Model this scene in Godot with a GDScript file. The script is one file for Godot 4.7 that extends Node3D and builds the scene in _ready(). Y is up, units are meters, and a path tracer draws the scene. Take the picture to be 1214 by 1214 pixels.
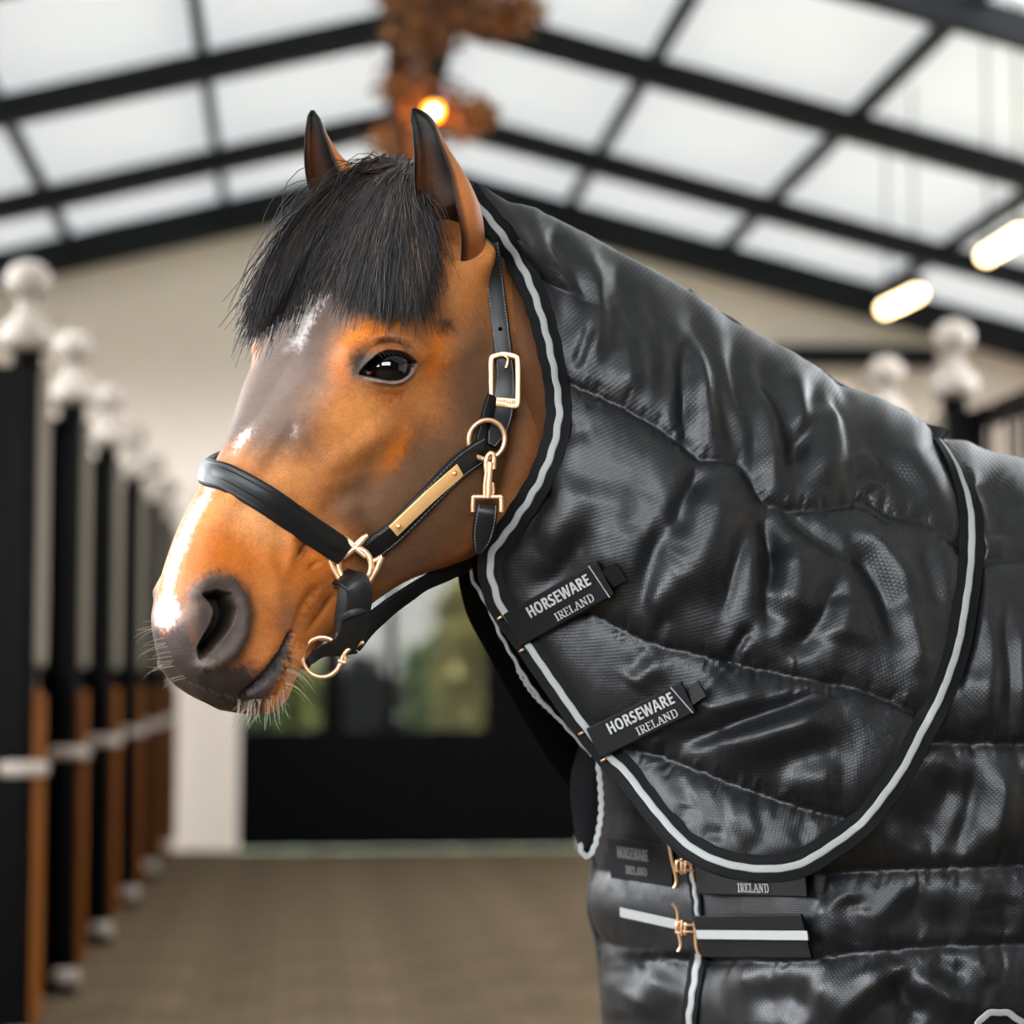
extends Node3D
# A bay horse in a leather headcollar and a quilted stable rug, standing in the aisle of a stable.

const F := 2600.0          # focal length in pixels of a 1214 frame
const D := 2.36            # metres from the lens to the horse
const U := D / F           # metres per pixel at the horse
const EYE := Vector3(0, 1.4, 0)
const PSI := 0.7265        # tangent of how far the head is turned towards the lens
const LS := 0.588          # the head's sideways direction: x and z
const LC := 0.809
var cam_b := Basis()
var M := {}
var rng := RandomNumberGenerator.new()
var zhead: Field
var zcover: Field
var zrug: Field

# ---------------------------------------------------------------- helpers
func at(x: float, y: float, z: float) -> Vector3:
	var d := D - z * U
	return EYE + cam_b * Vector3((x - 607.0) / F * d, -(y - 607.0) / F * d, -d)

func far_at(x: float, y: float, depth: float) -> Vector3:   # a point of the building, depth along the aisle
	return Vector3((x - 350.0) / F * depth, 1.4 - (y - 800.0) / F * depth, -depth)

static func lin(r: float, g: float, b: float) -> Color:
	return Color(r / 255.0, g / 255.0, b / 255.0).srgb_to_linear()

static func cr(a: Variant, b: Variant, c: Variant, d: Variant, t: float) -> Variant:
	return 0.5 * ((2.0 * b) + (c - a) * t + (2.0 * a - 5.0 * b + 4.0 * c - d) * t * t + (3.0 * b - a - 3.0 * c + d) * t * t * t)

static func key(a: Array, t: float) -> float:
	var n := a.size()
	var i := clampi(int(t), 0, n - 2)
	return cr(float(a[maxi(i - 1, 0)]), float(a[i]), float(a[i + 1]), float(a[mini(i + 2, n - 1)]), t - i)

static func pts2(flat: Array) -> PackedVector2Array:
	var p := PackedVector2Array()
	for i in range(0, flat.size(), 2):
		p.append(Vector2(flat[i], flat[i + 1]))
	return p

static func smooth2(p: PackedVector2Array, n: int) -> PackedVector2Array:   # n points evenly along a smooth line through p
	var dense := PackedVector2Array()
	var m := p.size()
	for i in m - 1:
		for k in 12:
			dense.append(cr(p[maxi(i - 1, 0)], p[i], p[i + 1], p[mini(i + 2, m - 1)], k / 12.0))
	dense.append(p[m - 1])
	var len := PackedFloat32Array([0.0])
	for i in range(1, dense.size()):
		len.append(len[i - 1] + dense[i].distance_to(dense[i - 1]))
	var out := PackedVector2Array()
	var j := 0
	for k in n:
		var want: float = len[len.size() - 1] * k / (n - 1.0)
		while j < len.size() - 2 and len[j + 1] < want:
			j += 1
		var span := len[j + 1] - len[j]
		out.append(dense[j].lerp(dense[j + 1], 0.0 if span < 1e-6 else clampf((want - len[j]) / span, 0, 1)))
	return out

static func smooth3(p: PackedVector3Array, n: int) -> PackedVector3Array:
	var out := PackedVector3Array()
	var m := p.size()
	for k in n:
		var t := k * (m - 1.0) / (n - 1.0)
		var i := clampi(int(t), 0, m - 2)
		out.append(cr(p[maxi(i - 1, 0)], p[i], p[i + 1], p[mini(i + 2, m - 1)], t - i))
	return out

class Field:     # a height map over a patch of the horse
	var x0 := 0.0
	var y0 := 0.0
	var w := 0
	var h := 0
	var step := 1.0
	var d := PackedFloat32Array()
	func _init(ax: float, ay: float, bx: float, by: float, s: float, fill := 0.0) -> void:
		x0 = ax; y0 = ay; step = s
		w = int((bx - ax) / s) + 2
		h = int((by - ay) / s) + 2
		d.resize(w * h)
		d.fill(fill)
	func sample(x: float, y: float) -> float:
		var fx := clampf((x - x0) / step, 0, w - 1.001)
		var fy := clampf((y - y0) / step, 0, h - 1.001)
		var i := int(fx)
		var j := int(fy)
		fx -= i; fy -= j
		var k := j * w + i
		return lerpf(lerpf(d[k], d[k + 1], fx), lerpf(d[k + w], d[k + w + 1], fx), fy)
	func put_max(x: float, y: float, z: float) -> void:
		var i := int((x - x0) / step + 0.5)
		var j := int((y - y0) / step + 0.5)
		if i >= 0 and j >= 0 and i < w and j < h and d[j * w + i] < z:
			d[j * w + i] = z
	func put_grid(p: PackedVector3Array, rows: int, cols: int, wrap := false) -> void:
		for i in rows - 1:
			for j in (cols if wrap else cols - 1):
				var q0 := p[i * cols + j]
				var q1 := p[i * cols + (j + 1) % cols]
				var q2 := p[(i + 1) * cols + j]
				var q3 := p[(i + 1) * cols + (j + 1) % cols]
				var na := clampi(int(maxf(absf(q1.x - q0.x), absf(q1.y - q0.y)) / (step * 0.8)) + 1, 1, 60)
				var nb := clampi(int(maxf(absf(q2.x - q0.x), absf(q2.y - q0.y)) / (step * 0.8)) + 1, 1, 60)
				for b in nb:
					var l := q0.lerp(q2, float(b) / nb)
					var r := q1.lerp(q3, float(b) / nb)
					for a in na:
						var e := l.lerp(r, float(a) / na)
						put_max(e.x, e.y, e.z)
	func close_gaps(empty: float, times: int) -> void:
		for n in times:
			var e := d.duplicate()
			for j in range(1, h - 1):
				for i in range(1, w - 1):
					var k := j * w + i
					if d[k] > empty:
						continue
					var s := 0.0
					var c := 0
					for q in [k - 1, k + 1, k - w, k + w]:
						if d[q] > empty:
							s += d[q]; c += 1
					if c:
						e[k] = s / c
			d = e
	func blur(times: int) -> void:
		for n in times:
			var e := d.duplicate()
			for j in range(1, h - 1):
				for i in range(1, w - 1):
					var k := j * w + i
					e[k] = (d[k] * 2 + d[k - 1] + d[k + 1] + d[k - w] + d[k + w]) / 6.0
			d = e
	func blob(cx: float, cy: float, rx: float, ry: float, deg: float, amp: float) -> void:
		var ca := cos(deg_to_rad(deg))
		var sa := sin(deg_to_rad(deg))
		var r := maxf(rx, ry) * 2.2
		for j in range(maxi(0, int((cy - r - y0) / step)), mini(h, int((cy + r - y0) / step) + 1)):
			for i in range(maxi(0, int((cx - r - x0) / step)), mini(w, int((cx + r - x0) / step) + 1)):
				var x := x0 + i * step - cx
				var y := y0 + j * step - cy
				var a := (x * ca + y * sa) / rx
				var b := (-x * sa + y * ca) / ry
				var q := a * a + b * b
				if q < 4.8:
					d[j * w + i] += amp * exp(-q)
	# a groove (amp < 0) or ridge along a line; taper softens its ends
	func stroke(p: PackedVector2Array, width: float, amp: float, taper := true, flat := false) -> void:
		var lo := p[0]
		var hi := p[0]
		var total := 0.0
		var run := PackedFloat32Array([0.0])
		for k in p.size():
			lo = lo.min(p[k]); hi = hi.max(p[k])
			if k:
				total += p[k].distance_to(p[k - 1])
				run.append(total)
		var r := width * 2.3
		for j in range(maxi(0, int((lo.y - r - y0) / step)), mini(h, int((hi.y + r - y0) / step) + 2)):
			for i in range(maxi(0, int((lo.x - r - x0) / step)), mini(w, int((hi.x + r - x0) / step) + 2)):
				var q := Vector2(x0 + i * step, y0 + j * step)
				var best := r * r
				var where := 0.0
				for k in p.size() - 1:
					var e := p[k + 1] - p[k]
					var l2 := e.length_squared()
					var t := 0.0 if l2 < 1e-6 else clampf((q - p[k]).dot(e) / l2, 0, 1)
					var dd := q.distance_squared_to(p[k] + e * t)
					if dd < best:
						best = dd
						where = run[k] + t * (run[k + 1] - run[k])
				if best < r * r:
					var g := exp(-best / (width * width))
					if flat:
						g = 1.0 - smoothstep(0.75, 1.15, sqrt(best) / width)
					if taper:
						g *= smoothstep(0.0, 0.3, where / total) * smoothstep(0.0, 0.3, 1.0 - where / total) * 0.85 + 0.15
					d[j * w + i] += amp * g
	func fill_shape(p: PackedVector2Array, amp: float, soft: float) -> void:
		var lo := p[0]
		var hi := p[0]
		for q in p:
			lo = lo.min(q); hi = hi.max(q)
		for j in range(maxi(0, int((lo.y - soft - y0) / step)), mini(h, int((hi.y + soft - y0) / step) + 2)):
			for i in range(maxi(0, int((lo.x - soft - x0) / step)), mini(w, int((hi.x + soft - x0) / step) + 2)):
				var q := Vector2(x0 + i * step, y0 + j * step)
				var s := 1e9
				for k in p.size():
					s = minf(s, q.distance_to(Geometry2D.get_closest_point_to_segment(q, p[k], p[(k + 1) % p.size()])))
				if Geometry2D.is_point_in_polygon(q, p):
					s = -s
				d[j * w + i] += amp * (1.0 - smoothstep(-soft, soft, s))

class Paint:     # coat colours over a patch of the horse
	var mask: Field
	var c: Array[Color] = []
	func _init(ax: float, ay: float, bx: float, by: float, s: float, fill: Color) -> void:
		mask = Field.new(ax, ay, bx, by, s)
		c.resize(mask.w * mask.h)
		c.fill(fill)
	func apply(col: Color) -> void:
		for k in c.size():
			var a := mask.d[k]
			if a > 0.003:
				c[k] = c[k].lerp(col, minf(a, 1.0))
		mask.d.fill(0.0)
	func sample(x: float, y: float) -> Color:
		var fx := clampf((x - mask.x0) / mask.step, 0, mask.w - 1.001)
		var fy := clampf((y - mask.y0) / mask.step, 0, mask.h - 1.001)
		var i := int(fx)
		var j := int(fy)
		var k := j * mask.w + i
		return c[k].lerp(c[k + 1], fx - i).lerp(c[k + mask.w].lerp(c[k + mask.w + 1], fx - i), fy - j)

class Mesher:
	var v := PackedVector3Array()
	var n := PackedVector3Array()
	var uv := PackedVector2Array()
	var c := PackedColorArray()
	var ix := PackedInt32Array()
	var tint := Color.WHITE
	func vert(p: Vector3, nn: Vector3, u := Vector2.ZERO) -> int:
		v.append(p); n.append(nn); uv.append(u); c.append(tint)
		return v.size() - 1
	func quad(a: int, b: int, cc: int, d: int) -> void:   # outward normal is (b-a) x (d-a)
		ix.append_array(PackedInt32Array([a, cc, b, a, d, cc]))
	# rows x cols points; the outward normal is d(col) x d(row), or the other way with flip
	func grid(p: PackedVector3Array, rows: int, cols: int, wrap := false, flip := false, colors := PackedColorArray(), uvs := PackedVector2Array()) -> void:
		var at0 := v.size()
		var sg := -1.0 if flip else 1.0
		for i in rows:
			for j in cols:
				var k := i * cols + j
				var jl := (j + cols - 1) % cols if wrap else maxi(j - 1, 0)
				var jr := (j + 1) % cols if wrap else mini(j + 1, cols - 1)
				var du := p[i * cols + jr] - p[i * cols + jl]
				var dv := p[mini(i + 1, rows - 1) * cols + j] - p[maxi(i - 1, 0) * cols + j]
				var nn := du.cross(dv) * sg
				n.append(nn.normalized() if nn.length_squared() > 1e-20 else Vector3.UP)
		v.append_array(p)
		if colors.size():
			c.append_array(colors)
		else:
			for k in p.size(): c.append(tint)
		if uvs.size():
			uv.append_array(uvs)
		else:
			for k in p.size(): uv.append(Vector2.ZERO)
		var last := cols if wrap else cols - 1
		for i in rows - 1:
			for j in last:
				var a := at0 + i * cols + j
				var b := at0 + i * cols + (j + 1) % cols
				if flip:
					ix.append_array(PackedInt32Array([a, b, b + cols, a, b + cols, a + cols]))
				else:
					ix.append_array(PackedInt32Array([a, b + cols, b, a, a + cols, b + cols]))
	func tube(p: PackedVector3Array, r: PackedFloat32Array, sides: int, closed := false) -> void:
		var at0 := v.size()
		var m := p.size()
		var up := Vector3(0.31, 0.87, 0.38).normalized()
		for i in m:
			var t := p[(i + 1) % m] - p[(i + m - 1) % m] if closed else p[mini(i + 1, m - 1)] - p[maxi(i - 1, 0)]
			t = t.normalized()
			var s := t.cross(up)
			if s.length() < 0.05:
				s = t.cross(Vector3.RIGHT)
			s = s.normalized()
			up = s.cross(t)
			var rr := r[mini(i, r.size() - 1)]
			for k in sides:
				var a := TAU * k / sides
				var d := s * cos(a) + up * sin(a)
				vert(p[i] + d * rr, d, Vector2(float(k) / sides, i))
		for i in (m if closed else m - 1):
			for k in sides:
				var a := at0 + i * sides + k
				var b := at0 + i * sides + (k + 1) % sides
				var a2 := at0 + ((i + 1) % m) * sides + k
				var b2 := at0 + ((i + 1) % m) * sides + (k + 1) % sides
				ix.append_array(PackedInt32Array([a, b2, a2, a, b, b2]))
		if not closed:
			for e in [0, m - 1]:
				var first: int = at0 + e * sides
				for k in range(1, sides - 1):
					if e == 0:
						ix.append_array(PackedInt32Array([first, first + k + 1, first + k]))
					else:
						ix.append_array(PackedInt32Array([first, first + k, first + k + 1]))
	# a strap: rounded flat profile swept along a line with given outward normals
	func strap(p: PackedVector3Array, nn: PackedVector3Array, width: PackedFloat32Array, thick: float, crown := 0.0, closed := false) -> void:
		var at0 := v.size()
		var m := p.size()
		var prof: Array[Vector2] = []
		var pn: Array[Vector2] = []
		var rr := 0.42
		for q in [[1.0, 1.0, 0.0], [-1.0, 1.0, 90.0], [-1.0, -1.0, 180.0], [1.0, -1.0, 270.0]]:
			if q[1] > 0 and q[2] == 90.0 and crown > 0.0:
				for e in [0.6, 0.2, -0.2, -0.6]:
					prof.append(Vector2(e, 1.0 + crown * (1.0 - e * e))); pn.append(Vector2(0.25 * e, 1))
			for k in 4:
				var a := deg_to_rad(q[2] + 30.0 * k)
				prof.append(Vector2(q[0], q[1])); pn.append(Vector2(cos(a), sin(a)))
		var np := prof.size()
		var run := 0.0
		for i in m:
			var t := (p[(i + 1) % m] - p[(i + m - 1) % m] if closed else p[mini(i + 1, m - 1)] - p[maxi(i - 1, 0)]).normalized()
			if i:
				run += p[i].distance_to(p[i - 1])
			var up := (nn[i] - t * nn[i].dot(t)).normalized()
			var s := t.cross(up)
			var hw := width[mini(i, width.size() - 1)] * 0.5
			var ht := thick * 0.5
			var r := minf(ht * rr * 2.0, hw * 0.5)
			for k in np:
				var e := prof[k]
				var q := pn[k]
				var x := e.x * hw
				var y := e.y * ht
				if absf(e.x) > 0.99:
					x = signf(e.x) * (hw - r) + q.x * r
					y = signf(e.y) * (ht - r) + q.y * r
				else:
					y = ht * e.y
				vert(p[i] + s * x + up * y, (s * q.x + up * q.y).normalized(), Vector2(run, e.x * 0.5 + 0.5))
		for i in (m if closed else m - 1):
			for k in np:
				var a := at0 + i * np + k
				var b := at0 + i * np + (k + 1) % np
				var a2 := at0 + ((i + 1) % m) * np + k
				var b2 := at0 + ((i + 1) % m) * np + (k + 1) % np
				ix.append_array(PackedInt32Array([a, b2, a2, a, b, b2]))
		if not closed:
			for e in [0, m - 1]:
				var first: int = at0 + e * np
				for k in range(1, np - 1):
					if e == 0:
						ix.append_array(PackedInt32Array([first, first + k + 1, first + k]))
					else:
						ix.append_array(PackedInt32Array([first, first + k, first + k + 1]))
	func box(x: Transform3D, size: Vector3) -> void:
		for d in [[0, 1, 2], [1, 2, 0], [2, 0, 1]]:
			for s in [-1.0, 1.0]:
				var nrm := Vector3.ZERO
				var a := Vector3.ZERO
				var b := Vector3.ZERO
				nrm[d[0]] = s
				a[d[1]] = size[d[1]] * 0.5 * s
				b[d[2]] = size[d[2]] * 0.5
				var o: Vector3 = nrm * size[d[0]] * 0.5
				var wn := (x.basis * nrm).normalized()
				var i0 := vert(x * (o - a - b), wn, Vector2(0, 0))
				vert(x * (o + a - b), wn, Vector2(1, 0))
				vert(x * (o + a + b), wn, Vector2(1, 1))
				vert(x * (o - a + b), wn, Vector2(0, 1))
				quad(i0, i0 + 1, i0 + 2, i0 + 3)
	func lathe(x: Transform3D, prof: Array, sides: int) -> void:   # prof: [radius, height] from the bottom up, round y
		var p := PackedVector3Array()
		for q in prof:
			for k in sides:
				var a := TAU * k / sides
				p.append(x * Vector3(q[0] * cos(a), q[1], q[0] * sin(a)))
		grid(p, prof.size(), sides, true, true)
	func ball(o: Vector3, r: Vector3, rows := 16, cols := 24) -> void:
		var p := PackedVector3Array()
		for i in rows + 1:
			var th := PI * i / rows
			for j in cols:
				var a := TAU * j / cols
				p.append(o + Vector3(r.x * sin(th) * cos(a), r.y * cos(th), r.z * sin(th) * sin(a)))
		grid(p, rows + 1, cols, true, false)
	func mesh() -> ArrayMesh:
		var a := []
		a.resize(Mesh.ARRAY_MAX)
		a[Mesh.ARRAY_VERTEX] = v
		a[Mesh.ARRAY_NORMAL] = n
		a[Mesh.ARRAY_TEX_UV] = uv
		a[Mesh.ARRAY_COLOR] = c
		a[Mesh.ARRAY_INDEX] = ix
		var out := ArrayMesh.new()
		out.add_surface_from_arrays(Mesh.PRIMITIVE_TRIANGLES, a)
		return out

var used := {}
func numbered(called: String) -> String:
	if not used.has(called):
		used[called] = 0
		return called
	used[called] += 1
	return "%s_%03d" % [called, used[called]]

func place(o: Node3D, called: String, parent: Node = null) -> void:
	if parent == null or parent == self:
		o.name = numbered(called)
		add_child(o, true)
	else:
		var k := 0
		var nm := called
		while parent.has_node(NodePath(nm)):
			k += 1
			nm = "%s_%03d" % [called, k]
		o.name = nm
		parent.add_child(o, true)

func obj(called: String, mesh: Mesh, material: Material, parent: Node = null) -> MeshInstance3D:
	var o := MeshInstance3D.new()
	o.mesh = mesh
	o.material_override = material
	place(o, called, parent)
	return o

func tag(o: Node, label: String, category: String, group := "", kind := "") -> void:
	o.set_meta("label", label)
	if category: o.set_meta("category", category)
	if group: o.set_meta("group", group)
	if kind: o.set_meta("kind", kind)

func thing(called: String, label: String, category: String, where := Vector3.ZERO, group := "") -> Node3D:
	var o := Node3D.new()
	place(o, called)
	o.position = where
	tag(o, label, category, group)
	return o

func struct(o: Node, label: String, category := "") -> void:
	o.set_meta("kind", "structure")
	o.set_meta("label", label)
	if category: o.set_meta("category", category)

func mat(r: float, g: float, b: float, rough := 0.6, metal := 0.0, spec := 0.5) -> StandardMaterial3D:
	var m := StandardMaterial3D.new()
	m.albedo_color = Color(r / 255.0, g / 255.0, b / 255.0)
	m.roughness = rough
	m.metallic = metal
	m.metallic_specular = spec
	return m

func noise_tex(freq: float, size := 256, normal := false, bump := 4.0, kind := FastNoiseLite.TYPE_SIMPLEX_SMOOTH, seed_ := 1) -> NoiseTexture2D:
	var t := NoiseTexture2D.new()
	var f := FastNoiseLite.new()
	f.noise_type = kind
	f.frequency = freq
	f.seed = seed_
	t.noise = f
	t.width = size
	t.height = size
	t.seamless = true
	t.as_normal_map = normal
	t.bump_strength = bump
	return t

func box_mesh(size: Vector3) -> BoxMesh:
	var b := BoxMesh.new()
	b.size = size
	return b

# ---------------------------------------------------------------- the scene
func _ready() -> void:
	rng.seed = 7
	view_and_light()
	materials()
	build_stable()
	build_outside()
	build_horse()
	build_neck_cover()
	build_rug()
	build_headcollar()

func view_and_light() -> void:
	var pitch := atan(193.0 / F)
	var yaw := atan(257.0 * cos(pitch) / F)
	var cam := Camera3D.new()
	cam.name = "camera"
	cam.position = EYE
	cam_b = Basis.from_euler(Vector3(pitch, -yaw, 0))
	cam.basis = cam_b
	var look := CameraAttributesPhysical.new()
	look.frustum_focal_length = 24.0 * F / 1214.0
	look.exposure_aperture = 2.1
	look.frustum_focus_distance = 2.26
	look.frustum_far = 400.0
	cam.attributes = look
	add_child(cam)
	cam.current = true
	var env := Environment.new()
	env.background_mode = Environment.BG_SKY
	var sky := Sky.new()
	var sm := ProceduralSkyMaterial.new()    # an even white overcast
	sm.sky_top_color = Color(0.95, 0.975, 1.0)
	sm.sky_horizon_color = Color(0.96, 0.98, 1.0)
	sm.sky_energy_multiplier = 3.87
	sm.ground_bottom_color = Color(0.45, 0.45, 0.4)
	sm.ground_horizon_color = Color(0.6, 0.6, 0.55)
	sky.sky_material = sm
	env.sky = sky
	env.tonemap_mode = Environment.TONE_MAPPER_LINEAR
	env.tonemap_exposure = 1.06
	env.sdfgi_enabled = true
	env.ssao_enabled = true
	env.ssil_enabled = true
	var we := WorldEnvironment.new()
	we.name = "environment"
	we.environment = env
	add_child(we)

func materials() -> void:
	M.wall = mat(236, 222, 208, 0.9, 0.0, 0.3)
	M.steel = mat(32, 34, 36, 0.6, 0.0, 0.2)
	M.black = mat(4, 3, 3, 0.45, 0.0, 0.15)
	M.silver = mat(148, 137, 126, 0.5, 0.1, 0.4)
	M.wood = mat(100, 56, 13, 0.45, 0.0, 0.25)
	M.wood2 = mat(102, 55, 14, 0.45, 0.0, 0.3)
	M.panel = mat(214, 218, 214, 0.7, 0.0, 0.2)
	M.panel.transparency = BaseMaterial3D.TRANSPARENCY_ALPHA
	M.panel.albedo_color.a = 0.974
	M.clear_panel = M.panel.duplicate()
	M.clear_panel.albedo_color.a = 0.7  # for unseen bays, made clearer to throw more light on the end wall
	M.half_clear_panel = M.panel.duplicate()
	M.half_clear_panel.albedo_color.a = 0.8  # for an unseen bay, made partly clearer to brighten the gable
	M.glass = mat(30, 32, 32, 0.05)  # dark tint added to dim the bright outside
	M.glass.transparency = BaseMaterial3D.TRANSPARENCY_ALPHA
	M.glass.albedo_color.a = 0.72
	M.leather = mat(11, 12, 13, 0.44, 0.0, 0.43)
	M.leather.normal_enabled = true
	M.leather.normal_texture = noise_tex(0.09, 256, true, 2.0)
	M.leather.normal_scale = 0.35
	M.leather.uv1_triplanar = true
	M.leather.uv1_scale = Vector3.ONE * 22.0
	M.brass = mat(232, 184, 142, 0.33, 0.8)
	M.plate = mat(236, 186, 122, 0.5, 0.35)
	M.stitch = mat(120, 120, 122, 0.8)
	M.thread = mat(44, 45, 48, 0.8)
	M.binding = mat(9, 9, 10, 0.75, 0.0, 0.25)
	M.tape = mat(132, 132, 130, 0.6, 0.0, 0.3)
	M.strap = mat(8, 8, 9, 0.6, 0.0, 0.3)
	M.print = mat(146, 145, 143, 0.8, 0.0, 0.2)
	M.outer = mat(200, 196, 186, 0.9)
	M.beige = mat(106, 98, 85, 0.6, 0.0, 0.3)
	M.timber = mat(40, 30, 22, 0.8, 0.0, 0.2)  # unseen walls kept dark to cut reflections in the cloth
	M.shaded_cloth = mat(6, 6, 7, 0.9, 0.0, 0.12)  # rug cloth with the shade of the far chest put into its colour
	# ballistic weave of the rug: rows of raised threads, every second row shifted
	var n := 128
	var bump := Image.create(n, n, false, Image.FORMAT_RGB8)
	var tone := Image.create(n, n, false, Image.FORMAT_RGB8)
	for y in n:
		for x in n:
			var cy := int(y / 8)
			var fx := fposmod(x + (8 if cy % 2 else 0), 16.0) / 16.0 - 0.5
			var fy := (y % 8) / 8.0 - 0.5 + 0.0625
			var b := clampf(1.15 - (fx * fx * 7.0 + fy * fy * 3.6), 0, 1)
			bump.set_pixel(x, y, Color(b, b, b))
			var t := lerpf(0.22, 1.0, smoothstep(0.15, 0.85, b))
			tone.set_pixel(x, y, Color(t, t, t))
	var nm: Image = bump.duplicate()
	nm.bump_map_to_normal_map(3.0)
	for k in ["cloth", "cloth_far"]:
		var m := mat(15, 17, 21, 0.46, 0.0, 0.46)
		m.albedo_texture = ImageTexture.create_from_image(tone)
		m.normal_enabled = true
		m.normal_texture = ImageTexture.create_from_image(nm)
		m.normal_scale = 0.14
		m.rim_enabled = false
		M[k] = m
	M.coat = StandardMaterial3D.new()
	M.coat.vertex_color_use_as_albedo = true
	M.coat.roughness = 0.52
	M.coat.metallic_specular = 0.33
	var hairs := noise_tex(0.09, 512, false, 1.0, FastNoiseLite.TYPE_SIMPLEX, 6)
	var ramp := Gradient.new()
	ramp.set_color(0, Color(0.74, 0.72, 0.70))
	ramp.set_color(1, Color(1, 1, 1))
	hairs.color_ramp = ramp
	M.coat.albedo_texture = hairs
	M.coat.normal_enabled = true
	M.coat.normal_texture = noise_tex(0.11, 512, true, 5.0)
	M.coat.normal_scale = 0.55
	M.coat.uv1_triplanar = true
	M.coat.uv1_scale = Vector3(15, 6.5, 15)
	M.hair = StandardMaterial3D.new()
	M.hair.vertex_color_use_as_albedo = true
	M.hair.roughness = 0.42
	M.hair.metallic_specular = 0.4
	M.eye = mat(8, 6, 5, 0.03, 0.0, 0.42)
	M.eye.clearcoat_enabled = true
	M.eye.clearcoat = 0.25
	M.eye.clearcoat_roughness = 0.02

# ---------------------------------------------------------------- the building
const WALL_Z := -17.8
const RIDGE_X := 0.9
const RIDGE_Y := 5.62
const PITCH := 0.25
const FRONT_Z := 3.4
const LEFT_X := -4.7
const RIGHT_X := 6.5
func roof_y(x: float) -> float:
	return RIDGE_Y - PITCH * absf(x - RIDGE_X)

func boxed(called: String, a: Vector3, b: Vector3, m: Material, parent: Node = null) -> MeshInstance3D:
	var lo := a.min(b)
	var hi := a.max(b)
	var o := obj(called, box_mesh(hi - lo), m, parent)
	o.position = (lo + hi) / 2
	return o

func bar(called: String, a: Vector3, b: Vector3, w: float, h: float, m: Material, parent: Node = null) -> MeshInstance3D:
	var o := obj(called, box_mesh(Vector3(w, h, a.distance_to(b))), m, parent)
	o.transform = Transform3D(Basis.looking_at(b - a, Vector3.UP if absf((b - a).normalized().y) < 0.95 else Vector3.RIGHT), (a + b) / 2)
	return o

func extrude_wall(called: String, poly: PackedVector2Array, z: float, thick: float, m: Material) -> CSGPolygon3D:
	var c := CSGPolygon3D.new()
	c.polygon = poly
	c.depth = thick
	c.material = m
	place(c, called)
	c.position.z = z
	return c

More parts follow.
